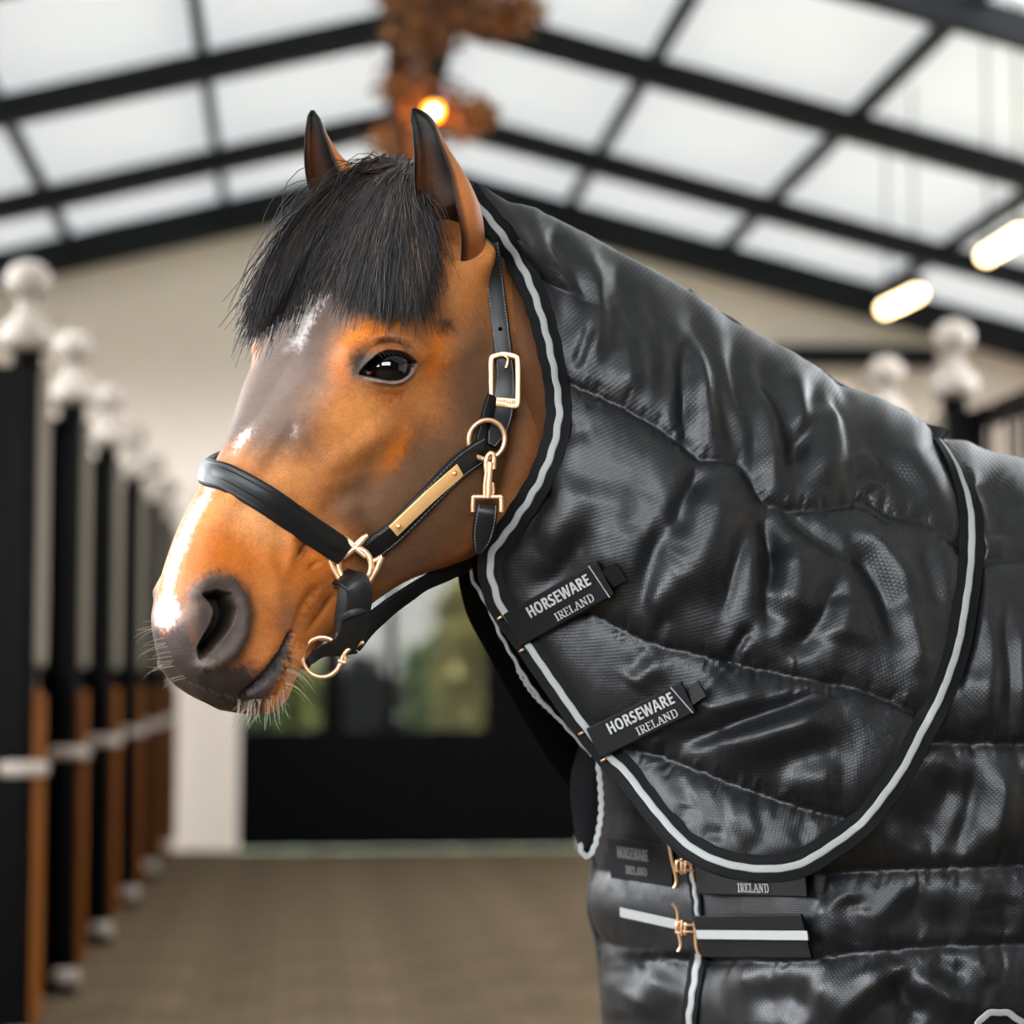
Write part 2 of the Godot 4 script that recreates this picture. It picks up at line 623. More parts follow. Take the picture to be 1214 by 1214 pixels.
func build_stable() -> void:
	# floor of rubber pavers
	var fl := mat(104, 89, 70, 0.85, 0.0, 0.12)
	var im := Image.create(256, 256, false, Image.FORMAT_RGB8)
	var hm := Image.create(256, 256, false, Image.FORMAT_RGB8)
	rng.seed = 3
	var tones := {}
	for y in 256:
		for x in 256:
			var row := int(y / 32)
			var sx := (x + (32 if row % 2 else 0)) % 256
			var id := row * 16 + int(sx / 64)
			if not tones.has(id):
				tones[id] = rng.randf_range(0.78, 1.0)
			var edge: bool = y % 32 < 2 or sx % 64 < 2
			var t: float = 0.45 if edge else tones[id]
			im.set_pixel(x, y, Color(t, t, t))
			var b: float = 0.0 if edge else 1.0
			hm.set_pixel(x, y, Color(b, b, b))
	hm.bump_map_to_normal_map(2.0)
	fl.albedo_texture = ImageTexture.create_from_image(im)
	fl.normal_enabled = true
	fl.normal_texture = ImageTexture.create_from_image(hm)
	fl.normal_scale = 0.5
	fl.uv1_triplanar = true
	fl.uv1_world_triplanar = true
	fl.uv1_scale = Vector3.ONE * 1.1
	var f := boxed("floor", Vector3(LEFT_X, -0.2, WALL_Z), Vector3(RIGHT_X, 0, FRONT_Z), fl)
	struct(f, "grey brown brick paved stable aisle floor", "floor")
	# end wall with the doorway
	var dl := -0.445
	var dr := 2.33
	var dh := 3.0
	var w := extrude_wall("wall_back", PackedVector2Array([Vector2(LEFT_X - 0.2, 0), Vector2(dl, 0), Vector2(dl, dh), Vector2(dr, dh), Vector2(dr, 0), Vector2(RIGHT_X + 0.2, 0), Vector2(RIGHT_X + 0.2, roof_y(RIGHT_X + 0.2)), Vector2(RIDGE_X, RIDGE_Y), Vector2(LEFT_X - 0.2, roof_y(LEFT_X - 0.2))]), WALL_Z, 0.25, M.wall)
	struct(w, "plain beige rendered end wall of the stable with a doorway", "wall")
	w = extrude_wall("wall_front", PackedVector2Array([Vector2(LEFT_X - 0.2, 0), Vector2(RIGHT_X + 0.2, 0), Vector2(RIGHT_X + 0.2, roof_y(RIGHT_X + 0.2)), Vector2(RIDGE_X, RIDGE_Y), Vector2(-0.4, roof_y(-0.4)), Vector2(-0.4, 4.1), Vector2(1.0, 4.1), Vector2(1.0, 2.3), Vector2(-3.6, 2.3), Vector2(-3.6, 4.1), Vector2(-0.45, 4.1), Vector2(-0.45, roof_y(-0.45)), Vector2(LEFT_X - 0.2, roof_y(LEFT_X - 0.2))]), FRONT_Z + 0.25, 0.25, M.timber)
	struct(w, "dark boarded end wall behind the viewer with a wide open hatch", "wall")
	# the left wall has a wide open window band near the viewer
	var wl := Node3D.new()
	place(wl, "wall_left")
	struct(wl, "beige outer wall behind the left row of stalls", "wall")
	boxed("wall_panel", Vector3(LEFT_X - 0.2, 0, -13.5), Vector3(LEFT_X, 3.0, -4.6), M.wall, wl)
	boxed("wall_panel", Vector3(LEFT_X - 0.2, 4.0, -13.5), Vector3(LEFT_X, roof_y(LEFT_X), -4.6), M.wall, wl)
	boxed("wall_panel", Vector3(LEFT_X - 0.2, 3.0, -6.0), Vector3(LEFT_X, 4.0, -4.6), M.wall, wl)  # leaves an added high opening, unseen, that lights the end wall
	boxed("wall_panel", Vector3(LEFT_X - 0.2, 0, WALL_Z), Vector3(LEFT_X, roof_y(LEFT_X), -13.5), M.wall, wl)
	boxed("wall_panel", Vector3(LEFT_X - 0.2, 0, 2.6), Vector3(LEFT_X, roof_y(LEFT_X), FRONT_Z), M.wall, wl)
	boxed("wall_panel", Vector3(LEFT_X - 0.2, 4.0, -4.6), Vector3(LEFT_X, roof_y(LEFT_X), 2.6), M.wall, wl)
	boxed("wall_panel", Vector3(LEFT_X - 0.2, 0, -4.6), Vector3(LEFT_X, 1.8, 2.6), M.timber, wl)
	var wr := Node3D.new()
	place(wr, "wall_right")
	struct(wr, "beige outer wall behind the right row of stalls", "wall")
	boxed("wall_panel", Vector3(RIGHT_X, 0, WALL_Z), Vector3(RIGHT_X + 0.2, 2.6, FRONT_Z), M.wall, wr)
	boxed("wall_panel", Vector3(RIGHT_X, 3.8, WALL_Z), Vector3(RIGHT_X + 0.2, roof_y(RIGHT_X), FRONT_Z), M.wall, wr)
	boxed("wall_panel", Vector3(RIGHT_X, 2.6, WALL_Z), Vector3(RIGHT_X + 0.2, 3.8, -14.5), M.wall, wr)
	boxed("wall_panel", Vector3(RIGHT_X, 2.6, -6.0), Vector3(RIGHT_X + 0.2, 3.8, FRONT_Z), M.wall, wr)  # leaves a second added opening on this side, also to light the end wall
	# roof: translucent sheets between purlins and rafters
	var roof := Node3D.new()
	place(roof, "ceiling")
	struct(roof, "pitched roof of white translucent sheets on dark steel beams", "ceiling")
	var zs := [WALL_Z + 0.1, -15.7, -13.25, -10.9, -8.5, -6.1, -3.7, -1.3, 1.1, FRONT_Z]
	var left := [RIDGE_X, -0.594, -1.83, -3.1, LEFT_X - 0.2]
	var right := [RIDGE_X, 2.21, 3.5, 4.83, RIGHT_X + 0.2]
	for z in zs:
		for side in [left, right]:
			var a := Vector3(side[0], roof_y(side[0]) - 0.16, z)
			var b := Vector3(side[4], roof_y(side[4]) - 0.16, z)
			bar("rafter", a, b, 0.13 if z > WALL_Z + 1 else 0.2, 0.17 if z > WALL_Z + 1 else 0.26, M.steel, roof)
	for side in [left, right]:
		for k in range(1, 5):
			var x: float = side[k]
			bar("purlin", Vector3(x, roof_y(x) - 0.05, WALL_Z), Vector3(x, roof_y(x) - 0.05, FRONT_Z), 0.06, 0.1, M.steel, roof)
	bar("ridge_beam", Vector3(RIDGE_X, RIDGE_Y - 0.06, WALL_Z), Vector3(RIDGE_X, RIDGE_Y - 0.06, FRONT_Z), 0.2, 0.14, M.steel, roof)
	for side in [left, right]:
		for k in 4:
			for q in zs.size() - 1:
				var x0: float = side[k]
				var x1: float = side[k + 1]
				var m := Mesher.new()
				var p := PackedVector3Array()
				var cols := 97
				for i in 2:
					var x := x0 if i == 0 else x1
					for j in cols:
						var z: float = lerpf(zs[q] - (0.45 if q == 0 else 0.0), zs[q + 1] + (0.5 if q == zs.size() - 2 else 0.0), j / (cols - 1.0))
						p.append(Vector3(x, roof_y(x) + 0.02 + 0.012 * cos(j * TAU / 6.0), z))
				m.grid(p, 2, cols, false, side == left)
				obj("panel", m.mesh(), M.clear_panel if (q == 3 or q == 4) and k >= 2 else (M.half_clear_panel if q == 3 else M.panel), roof)
	# dark band on the end wall
	struct(boxed("trim_1", far_at(925, 402, 17.75), far_at(1130, 424, 17.62), M.steel), "dark steel lintel across the end wall over the right stalls", "beam")
	# doors
	var door := Node3D.new()
	place(door, "door_1")
	struct(door, "black glazed door in the end wall with green lawn beyond", "door")
	var zb := WALL_Z - 0.05
	var zt := WALL_Z - 0.13
	var sill := 0.955
	boxed("door_panel", Vector3(dl, 0, zb), Vector3(0.935, sill, zt), M.black, door)
	boxed("door_panel", Vector3(0.936, 0, zb), Vector3(dr, sill, zt), M.black, door)
	boxed("door_panel", Vector3(1.54, sill, zb), Vector3(dr, dh, zt), M.black, door)
	var edges := [[dl, -0.42], [-0.06, 0.01], [0.22, 0.38], [0.74, 0.81]]
	for e in edges:
		boxed("stile", Vector3(e[0], sill, zb), Vector3(e[1], dh, zt), M.black, door)
	boxed("rail", Vector3(dl, 2.35, zb), Vector3(1.54, dh, zt), M.black, door)
	for e in [[-0.42, -0.06], [0.01, 0.22], [0.38, 0.74], [0.81, 1.54]]:
		boxed("pane", Vector3(e[0], sill, zb - 0.035), Vector3(e[1], 2.35, zb - 0.045), M.glass, door)
	# stall fronts
	var post := build_post()
	var lz := [-8.23, -9.89, -11.7, -13.6, -15.5, -17.3]
	var rz := [-8.0, -9.23, -10.33, -11.3]
	var order := ["first", "second", "third", "fourth", "fifth", "sixth", "seventh", "eighth", "ninth"]
	for s in 2:
		var line: float = -1.0 if s == 0 else 2.84
		var into := -1.0 if s == 0 else 1.0
		var z_all: Array = lz if s == 0 else rz
		for k in z_all.size():
			if s == 0 or k > 0:
				var o := post
				if s or k:
					o = post.duplicate()
					place(o, "stall_post")
				o.position = Vector3(line, 0, z_all[k])
				tag(o, "dark ball-topped stall post, %s from the viewer in the %s row" % [order[k - s], "left" if s == 0 else "right"], "post", "ball topped stall posts")
				if s == 1 and o.has_node("gap_fin"):
					var old := o.get_node("gap_fin")
					o.remove_child(old)
					old.free()
				boxed("gap_fin", Vector3(into * 0.03, 0, -0.045), Vector3(into * 0.12, 2.54, 0.045), M.black, o)  # black fin added to shut out the light gap behind the post
			if k == 0:
				continue
			var bay := thing("horse_stall", "%s stall front from the viewer on the %s, dark bars above brown boards" % [order[k - 1], "left" if s == 0 else "right"], "stall", Vector3(line + into * 0.2, 0, (z_all[k] + z_all[k - 1]) / 2), "stall fronts along the aisle")
			var half: float = absf(z_all[k] - z_all[k - 1]) / 2 - 0.06
			var n := 11
			for q in n:
				var zz := lerpf(-half, half, (q + 0.5) / n)
				var bw := half * 2 / n
				boxed("board", Vector3(-0.02 + 0.003 * (q % 3), 0.12, zz - bw / 2 + 0.003), Vector3(0.02 + 0.003 * (q % 2), 1.36, zz + bw / 2 - 0.003), M.wood if q % 3 else M.wood2, bay)
			boxed("rail", Vector3(-0.045, 1.36, -half), Vector3(0.045, 1.44, half), M.black, bay)
			boxed("rail", Vector3(-0.045, 0.03, -half), Vector3(0.045, 0.12, half), M.black, bay)
			boxed("rail", Vector3(-0.045, 2.5, -half), Vector3(0.045, 2.58, half), M.black, bay)
			var tubes := Mesher.new()
			tubes.lathe(Transform3D(), [[0.013, 1.44], [0.013, 2.5]], 10)
			var tm := tubes.mesh()
			for q in 9:
				var bb := obj("grille_bar", tm, M.black, bay)
				bb.position.z = lerpf(-half, half, (q + 0.5) / 9.0)
			var mid := boxed("mullion", Vector3(-0.05, 0.0, -0.04), Vector3(0.05, 2.55, 0.04), M.black, bay)
			var latch := boxed("latch_bar", Vector3(-0.078 if into > 0 else 0.078, 1.02, -half), Vector3(-0.055 if into > 0 else 0.055, 1.07, half), M.silver, bay)
			latch.set_meta("label", "silver bolt bar")
	# fluorescent battens over the right stalls
	for e in [[1064, 354, 13.4, 1107, 333, 12.55, "lower"], [1192, 286, 11.6, 1240, 256, 10.9, "upper"]]:
		var a := far_at(e[0], e[1], e[2])
		var b := far_at(e[3], e[4], e[5])
		var t := thing("strip_light", "glowing tube light hung over the right stalls, %s" % ("lower of the two" if e[6] == "lower" else "upper one, cut by the frame"), "lamp", (a + b) / 2, "tube lights over the right stalls")
		var m := Mesher.new()
		var d := (b - a) / 2
		m.tube(PackedVector3Array([-d, -d * 0.96, Vector3.ZERO, d * 0.96, d]), PackedFloat32Array([0.034, 0.046, 0.046, 0.046, 0.034]), 14)
		var glow := mat(255, 240, 214, 0.5)
		glow.emission_enabled = true
		glow.emission = Color(1.0, 0.86, 0.64)
		glow.emission_energy_multiplier = 9.0
		obj("tube", m.mesh(), glow, t)
		m = Mesher.new()
		m.tube(PackedVector3Array([-d * 1.05 + Vector3(0, 0.06, 0), d * 1.05 + Vector3(0, 0.06, 0)]), PackedFloat32Array([0.03]), 8)
		for s in [-0.8, 0.8]:
			var top: Vector3 = (a + b) / 2 + d * s
			m.tube(PackedVector3Array([d * s + Vector3(0, 0.06, 0), Vector3(d.x * s, roof_y(top.x) - t.position.y, d.z * s)]), PackedFloat32Array([0.006]), 6)
		obj("housing", m.mesh(), M.steel, t)
		var l := OmniLight3D.new()
		l.name = "light"
		l.light_color = Color(1.0, 0.86, 0.64)
		l.light_energy = 0.25
		l.light_size = 0.1
		l.omni_range = 20.0
		l.omni_attenuation = 2.0
		l.shadow_enabled = true
		t.add_child(l)
		l.position = Vector3(0, -0.09, 0)
	build_garland()

func build_post() -> Node3D:
	var t := thing("stall_post", "dark stall post with a ball finial", "post")
	var m := Mesher.new()
	m.lathe(Transform3D(), [[0.0, 0.0], [0.062, 0.0], [0.062, 0.02], [0.05, 0.03], [0.05, 2.56], [0.0, 2.56]], 20)
	obj("shaft", m.mesh(), M.black, t)
	m = Mesher.new()
	m.lathe(Transform3D(), [[0.0, 2.6], [0.08, 2.6], [0.1, 2.63], [0.104, 2.66], [0.088, 2.7], [0.05, 2.735], [0.035, 2.77], [0.04, 2.79], [0.0, 2.79]], 24)
	obj("collar", m.mesh(), M.silver, t)
	m = Mesher.new()
	m.ball(Vector3(0, 2.865, 0), Vector3(0.086, 0.076, 0.086))
	obj("ball", m.mesh(), M.silver, t)
	for s in [-0.064, 0.064]:
		m = Mesher.new()
		m.lathe(Transform3D(Basis(), Vector3(s, 0, 0)), [[0.0, 1.43], [0.021, 1.43], [0.024, 1.46], [0.024, 2.5], [0.021, 2.53], [0.0, 2.53]], 14)
		obj("upper_upright", m.mesh(), M.beige, t)
		m = Mesher.new()
		m.lathe(Transform3D(Basis(), Vector3(s, 0, 0)), [[0.0, 0.13], [0.021, 0.13], [0.024, 0.16], [0.024, 1.3], [0.021, 1.33], [0.0, 1.33]], 14)
		obj("lower_upright", m.mesh(), M.wood, t)
	m = Mesher.new()
	m.lathe(Transform3D(Basis.from_scale(Vector3(1.25, 1, 0.8)), Vector3(0, 0, 0)), [[0.0, 1.03], [0.07, 1.03], [0.082, 1.04], [0.082, 1.075], [0.07, 1.085], [0.0, 1.085]], 24)
	obj("clasp", m.mesh(), M.silver, t)
	m = Mesher.new()
	m.lathe(Transform3D(), [[0.0, 2.54], [0.056, 2.54], [0.056, 2.6], [0.0, 2.6]], 20)
	obj("neck_ring", m.mesh(), M.black, t)
	m = Mesher.new()
	m.lathe(Transform3D(), [[0.0, 0.05], [0.06, 0.05], [0.066, 0.07], [0.066, 0.1], [0.056, 0.12], [0.0, 0.12]], 20)
	obj("foot_ring", m.mesh(), M.silver, t)
	return t

func build_garland() -> void:
	# a hanging cloud of dried branches with bare bulbs below the ridge
	var zc := 9.0
	var px := zc / F
	var o := far_at(530, 40, zc)
	var t := thing("hanging_garland", "hanging cloud of dried orange branches under the roof ridge", "decoration", o)
	rng.seed = 11
	var m := Mesher.new()
	m.tube(PackedVector3Array([far_at(468, -60, zc) - o, far_at(470, 60, zc) - o, far_at(466, 185, zc) - o]), PackedFloat32Array([0.05, 0.05, 0.04]), 10)
	obj("pole", m.mesh(), M.black, t)
	m = Mesher.new()
	var tips := []
	var lumps := [[485, 30, 36], [505, 20, 40], [560, 4, 34], [600, 4, 30], [480, 90, 38], [500, 130, 40], [490, 165, 34], [540, 128, 26], [565, 128, 20], [620, -10, 26], [530, -30, 60], [470, -20, 40], [455, 160, 20]]
	for k in 110:
		var lump: Array = lumps[k % lumps.size()]
		var a := far_at(490 + rng.randf_range(-20, 30), lump[1] - 30 + rng.randf_range(-20, 20), zc + rng.randf_range(-0.1, 0.1)) - o
		var b := far_at(lump[0] + rng.randfn() * lump[2] * 0.7, lump[1] + rng.randfn() * lump[2] * 0.6, zc + rng.randf_range(-0.3, 0.3)) - o
		var c := (a + b) / 2 + Vector3(rng.randf_range(-.05, .05), rng.randf_range(-.02, .08), rng.randf_range(-.1, .1))
		m.tube(smooth3(PackedVector3Array([a, c, b]), 6), PackedFloat32Array([0.006, 0.005, 0.004, 0.003, 0.003, 0.002]), 5)
		tips.append(b)
	obj("twigs", m.mesh(), mat(70, 36, 14, 0.8), t).set_meta("kind", "stuff")
	var leaf := Mesher.new()
	var lp := PackedVector3Array()
	for i in 5:
		var u := i / 4.0
		var w := sin(PI * clampf(u, 0.04, 0.96)) * 0.013
		for j in 3:
			lp.append(Vector3((j - 1) * w, u * 0.05, absf(j - 1.0) * 0.004 + sin(u * 3) * 0.006))
	leaf.grid(lp, 5, 3)
	var mm := MultiMesh.new()
	mm.transform_format = MultiMesh.TRANSFORM_3D
	mm.use_colors = true
	mm.mesh = leaf.mesh()
	mm.instance_count = 2600
	for k in mm.instance_count:
		var lump: Array = lumps[k % lumps.size()]
		var p := far_at(lump[0] + rng.randfn() * lump[2] * 0.42, lump[1] + rng.randfn() * lump[2] * 0.4, zc + rng.randf_range(-0.3, 0.3)) - o
		var b := Basis.from_euler(Vector3(rng.randf() * TAU, rng.randf() * TAU, rng.randf() * TAU)).scaled(Vector3.ONE * rng.randf_range(0.6, 1.3))
		mm.set_instance_transform(k, Transform3D(b, p))
		var g := rng.randf_range(0.6, 1.15)
		mm.set_instance_color(k, lin(140 * g, 86 * g, 26 * g))
	var mi := MultiMeshInstance3D.new()
	mi.multimesh = mm
	var lm := mat(255, 255, 255, 0.7)
	lm.vertex_color_use_as_albedo = true
	lm.backlight_enabled = true
	lm.backlight = Color(0.3, 0.3, 0.3)
	mi.material_override = lm
	place(mi, "dried_leaves", t)
	mi.set_meta("kind", "stuff")
	var bt := thing("light_bulb", "round glowing bulb hanging in the dried branches above the near ear", "lamp", far_at(511, 122, 8.7))
	m = Mesher.new()
	m.ball(Vector3.ZERO, Vector3.ONE * 0.012)
	var glow := mat(255, 240, 220, 0.4)
	glow.emission_enabled = true
	glow.emission = Color(1.0, 0.93, 0.8)
	glow.emission_energy_multiplier = 110.0
	obj("filament", m.mesh(), glow, bt)
	m = Mesher.new()
	m.ball(Vector3.ZERO, Vector3.ONE * 0.037)
	var amber := mat(255, 150, 30, 0.3)
	amber.transparency = BaseMaterial3D.TRANSPARENCY_ALPHA
	amber.albedo_color.a = 0.5
	amber.emission_enabled = true
	amber.emission = Color(1.0, 0.66, 0.12)
	amber.emission_energy_multiplier = 7.0  # glow of the glass stands for the orange halo round the bulb
	obj("bulb", m.mesh(), amber, bt)
	m = Mesher.new()
	m.lathe(Transform3D(), [[0.0, 0.03], [0.02, 0.03], [0.02, 0.08], [0.008, 0.09], [0.004, 0.1], [0.003, 0.9], [0.0, 0.9]], 12)
	obj("socket", m.mesh(), M.black, bt)
	var l := OmniLight3D.new()
	l.name = "light"
	l.light_color = Color(1.0, 0.62, 0.25)
	l.light_energy = 0.05
	l.light_size = 0.03
	l.omni_range = 20.0
	l.omni_attenuation = 2.0
	l.shadow_enabled = true
	bt.add_child(l)

func build_outside() -> void:
	var grass := mat(124, 150, 100, 0.9)
	grass.albedo_texture = noise_tex(0.05, 256)
	grass.uv1_triplanar = true
	grass.uv1_scale = Vector3.ONE * 0.5
	struct(boxed("ground", Vector3(-60, -0.5, -120), Vector3(60, -0.21, 40), grass), "green lawn outside the stable door", "lawn")
	var pale_block := thing("backdrop", "added pale outbuilding across the lawn beyond the door", "building", Vector3(1, -0.21, -50))  # added block that keeps the overbright sky out of the panes
	boxed("wall", Vector3(-12, 0, -3), Vector3(12, 6.0, 3), M.outer, pale_block)
	boxed("roof", Vector3(-12.5, 6.0, -3.5), Vector3(12.5, 6.3, 3.5), M.steel, pale_block)
	rng.seed = 21
	var leaf := Mesher.new()
	var lp := PackedVector3Array()
	for i in 4:
		var u := i / 3.0
		var w := sin(PI * clampf(u, 0.05, 0.95)) * 0.14
		for j in 3:
			lp.append(Vector3((j - 1) * w, u * 0.42, absf(j - 1.0) * 0.05))
	leaf.grid(lp, 4, 3)
	var lmesh := leaf.mesh()
	var lm := mat(255, 255, 255, 0.8)
	lm.vertex_color_use_as_albedo = true
	lm.backlight_enabled = true
	lm.backlight = Color(0.7, 0.7, 0.7)
	# px centre, half width px, top px, distance, tone
	for e in [[548, 34, 700, 34.0, [165, 155, 92], "yellow green tree seen through the right door pane"], [500, 26, 775, 46.0, [112, 136, 80], "green shrub low in the right door pane"], [366, 24, 800, 40.0, [165, 168, 84], "yellow green shrub behind the narrow door pane"], [318, 26, 800, 44.0, [110, 140, 82], "green shrub behind the leftmost door pane"], [432, 34, 806, 24.0, [30, 34, 26], "dark clipped shrub standing just outside the door"]]:
		var dist: float = e[3]
		var c := far_at(e[0], 0, dist)
		var topy := far_at(0, e[2], dist).y
		var r: float = e[1] / F * dist
		var t := thing("shrub", e[5], "shrub", Vector3(c.x, -0.21, -dist))
		var m := Mesher.new()
		m.tube(PackedVector3Array([Vector3.ZERO, Vector3(0.03, topy * 0.5, 0), Vector3(0, topy * 0.9, 0.05)]), PackedFloat32Array([0.07, 0.05, 0.02]), 8)
		obj("stem", m.mesh(), mat(70, 55, 40, 0.9), t)
		var mm := MultiMesh.new()
		mm.transform_format = MultiMesh.TRANSFORM_3D
		mm.use_colors = true
		mm.mesh = lmesh
		mm.instance_count = 700
		for k in mm.instance_count:
			var h := pow(rng.randf(), 0.8)
			var rr := r * (0.5 + 0.5 * sin(PI * clampf(h * 0.9 + 0.08, 0, 1)))
			var a := rng.randf() * TAU
			var q := sqrt(rng.randf())
			var b := Basis.from_euler(Vector3(rng.randf() * TAU, rng.randf() * TAU, 0)).scaled(Vector3.ONE * rng.randf_range(0.5, 1.0))
			mm.set_instance_transform(k, Transform3D(b, Vector3(cos(a) * rr * q, h * (topy + 0.2) * 0.96 + 0.05, sin(a) * rr * q)))
			var g := rng.randf_range(0.7, 1.15)
			mm.set_instance_color(k, lin(e[4][0] * g, e[4][1] * g, e[4][2] * g))
		var mi := MultiMeshInstance3D.new()
		mi.multimesh = mm
		mi.material_override = lm
		place(mi, "foliage", t)
		mi.set_meta("kind", "stuff")

# ---------------------------------------------------------------- the horse
var key_mx := [505, 462, 414, 376, 350, 320, 288, 255, 225, 206, 197, 195, 206, 240]
var key_my := [190, 208, 272, 350, 412, 468, 520, 570, 622, 668, 712, 755, 796, 830]
var key_vx := [590, 640, 662, 658, 636, 596, 540, 474, 418, 372, 338, 324, 306, 262]
var key_vy := [310, 350, 420, 498, 565, 625, 657, 684, 723, 762, 804, 832, 846, 842]
var key_w := [56, 76, 96, 108, 110, 99, 84, 70, 60, 54, 53, 49, 38, 3]
var prof_f := [[0, 0.0, 0.05, 0.19, 0.42, 0.68, 0.90, 1.0, 1.0], [0, 0.004, 0.06, 0.27, 0.52, 0.75, 0.93, 1.0, 1.0], [0, 0.02, 0.12, 0.32, 0.52, 0.72, 0.9, 1.0, 1.0]]
var prof_l := [[0, 0.52, 0.88, 1.0, 0.9, 0.8, 0.68, 0.36, 0], [0, 0.34, 0.60, 0.86, 1.0, 0.92, 0.70, 0.36, 0], [0, 0.45, 0.78, 0.97, 1.0, 0.92, 0.7, 0.36, 0]]

func sag_z(x: float) -> float:      # depth of the head's middle plane
	return (480.0 - x) * PSI

func head_features() -> Field:
	var f := Field.new(160, 120, 700, 870, 1.0)
	# brow, hollow over the eye, crest, cheek
	f.stroke(pts2([414, 414, 432, 399, 456, 394, 482, 402, 500, 418]), 13, 8, false)
	f.blob(520, 388, 22, 26, 0, -8)
	f.stroke(pts2([500, 432, 540, 420, 585, 400]), 16, 4)
	f.stroke(pts2([478, 492, 440, 520, 400, 548, 366, 566]), 15, 5)
	f.blob(402, 596, 30, 13, -35, -7)
	f.blob(392, 585, 12, 8, 0, -3)
	f.blob(522, 572, 74, 82, 0, 15)
	f.stroke(pts2([436, 560, 432, 600, 440, 640, 452, 676]), 14, -5)
	f.stroke(pts2([604, 420, 616, 470, 612, 530, 596, 585, 574, 640]), 12, -9)
	f.blob(455, 545, 22, 30, 20, -3)
	f.blob(478, 520, 10, 30, 25, 2.5)
	# edge of the nasal bone, the muscles of the nose
	f.stroke(pts2([372, 470, 335, 530, 300, 590, 272, 640]), 13, -3)
	f.stroke(pts2([350, 600, 362, 640, 372, 668]), 9, -5)
	f.stroke(pts2([345, 615, 346, 650, 338, 690]), 8, 3)
	f.stroke(pts2([352, 662, 362, 650, 372, 640]), 3.0, -3.5)
	f.stroke(pts2([366, 676, 380, 664]), 3, -2)
	f.stroke(pts2([382, 690, 362, 720, 350, 752]), 8, -5)
	f.stroke(pts2([310, 640, 326, 690, 330, 735]), 12, 3)
	f.stroke(pts2([400, 700, 380, 730, 362, 752]), 4, -2.5)
	# nostril
	f.blob(262, 735, 34, 48, 0, 5)
	f.stroke(pts2([236, 702, 243, 690, 256, 686, 272, 691, 285, 706, 290, 728, 287, 752, 276, 772, 258, 784, 243, 785]), 9.5, 7, false)
	f.fill_shape(pts2([242, 706, 256, 702, 270, 706, 276, 722, 270, 743, 257, 760, 246, 773, 238, 779, 236, 768, 243, 754, 251, 740, 255, 724, 250, 713]), -32, 3.5)
	f.blob(232, 730, 13, 24, 10, 5)
	f.blob(240, 790, 14, 8, 0, 3)
	# mouth, lips and chin
	f.stroke(pts2([346, 752, 336, 772, 320, 793, 303, 812, 288, 826]), 3.6, -8, false)
	f.stroke(pts2([330, 752, 318, 776, 300, 798, 280, 815]), 9, 3.5)
	f.stroke(pts2([346, 770, 334, 790, 318, 812, 304, 828]), 8, 6)
	f.blob(334, 818, 14, 20, 30, 5)
	f.stroke(pts2([222, 800, 250, 818, 280, 830]), 9, 3)
	for k in 9:
		var x := 348.0 - k * 5.2
		var y := 756.0 + k * 6.6
		f.stroke(pts2([x - 8, y + 6, x - 3, y + 12]), 1.6, -0.8)
	# eye: lids round an almond opening, folds above it
	var lid := pts2([427, 443, 434, 434, 444, 423, 455, 418, 468, 419, 480, 424, 489, 431, 484, 437, 479, 443, 469, 449, 459, 450, 449, 448, 439, 446])
	f.blob(457, 436, 42, 30, 0, 4)
	f.fill_shape(lid, -20, 2.2)
	f.stroke(pts2([428, 440, 436, 429, 446, 419, 457, 414.5, 470, 415, 482, 420, 492, 429]), 4.2, 7)
	f.stroke(pts2([430, 447, 440, 450.5, 452, 453, 463, 454, 474, 451, 484, 443, 491, 433]), 3.2, 5)
	f.stroke(pts2([440, 413, 450, 407.5, 463, 407, 476, 411, 488, 420]), 2.6, -4)
	f.stroke(pts2([438, 405, 452, 399, 470, 400, 486, 408]), 3.0, 2.5)
	f.stroke(pts2([436, 397, 452, 391, 472, 392]), 2.4, -1.6)
	f.blob(430, 432, 10, 10, 0, -5)
	f.stroke(pts2([440, 462, 455, 468, 472, 468, 486, 460]), 4, -2.2)
	# ear root folds, face vein
	f.stroke(pts2([520, 285, 535, 300, 545, 308]), 4, -5)
	f.stroke(pts2([512, 292, 524, 310, 540, 322]), 4, -3)
	f.blob(563, 302, 20, 30, 0, 28)
	rng.seed = 5
	for k in 260:        # the small unevenness of skin over bone and muscle
		f.blob(rng.randf_range(200, 620), rng.randf_range(300, 820), rng.randf_range(5, 16), rng.randf_range(5, 16), 0, rng.randf_range(-0.55, 0.55))
	return f

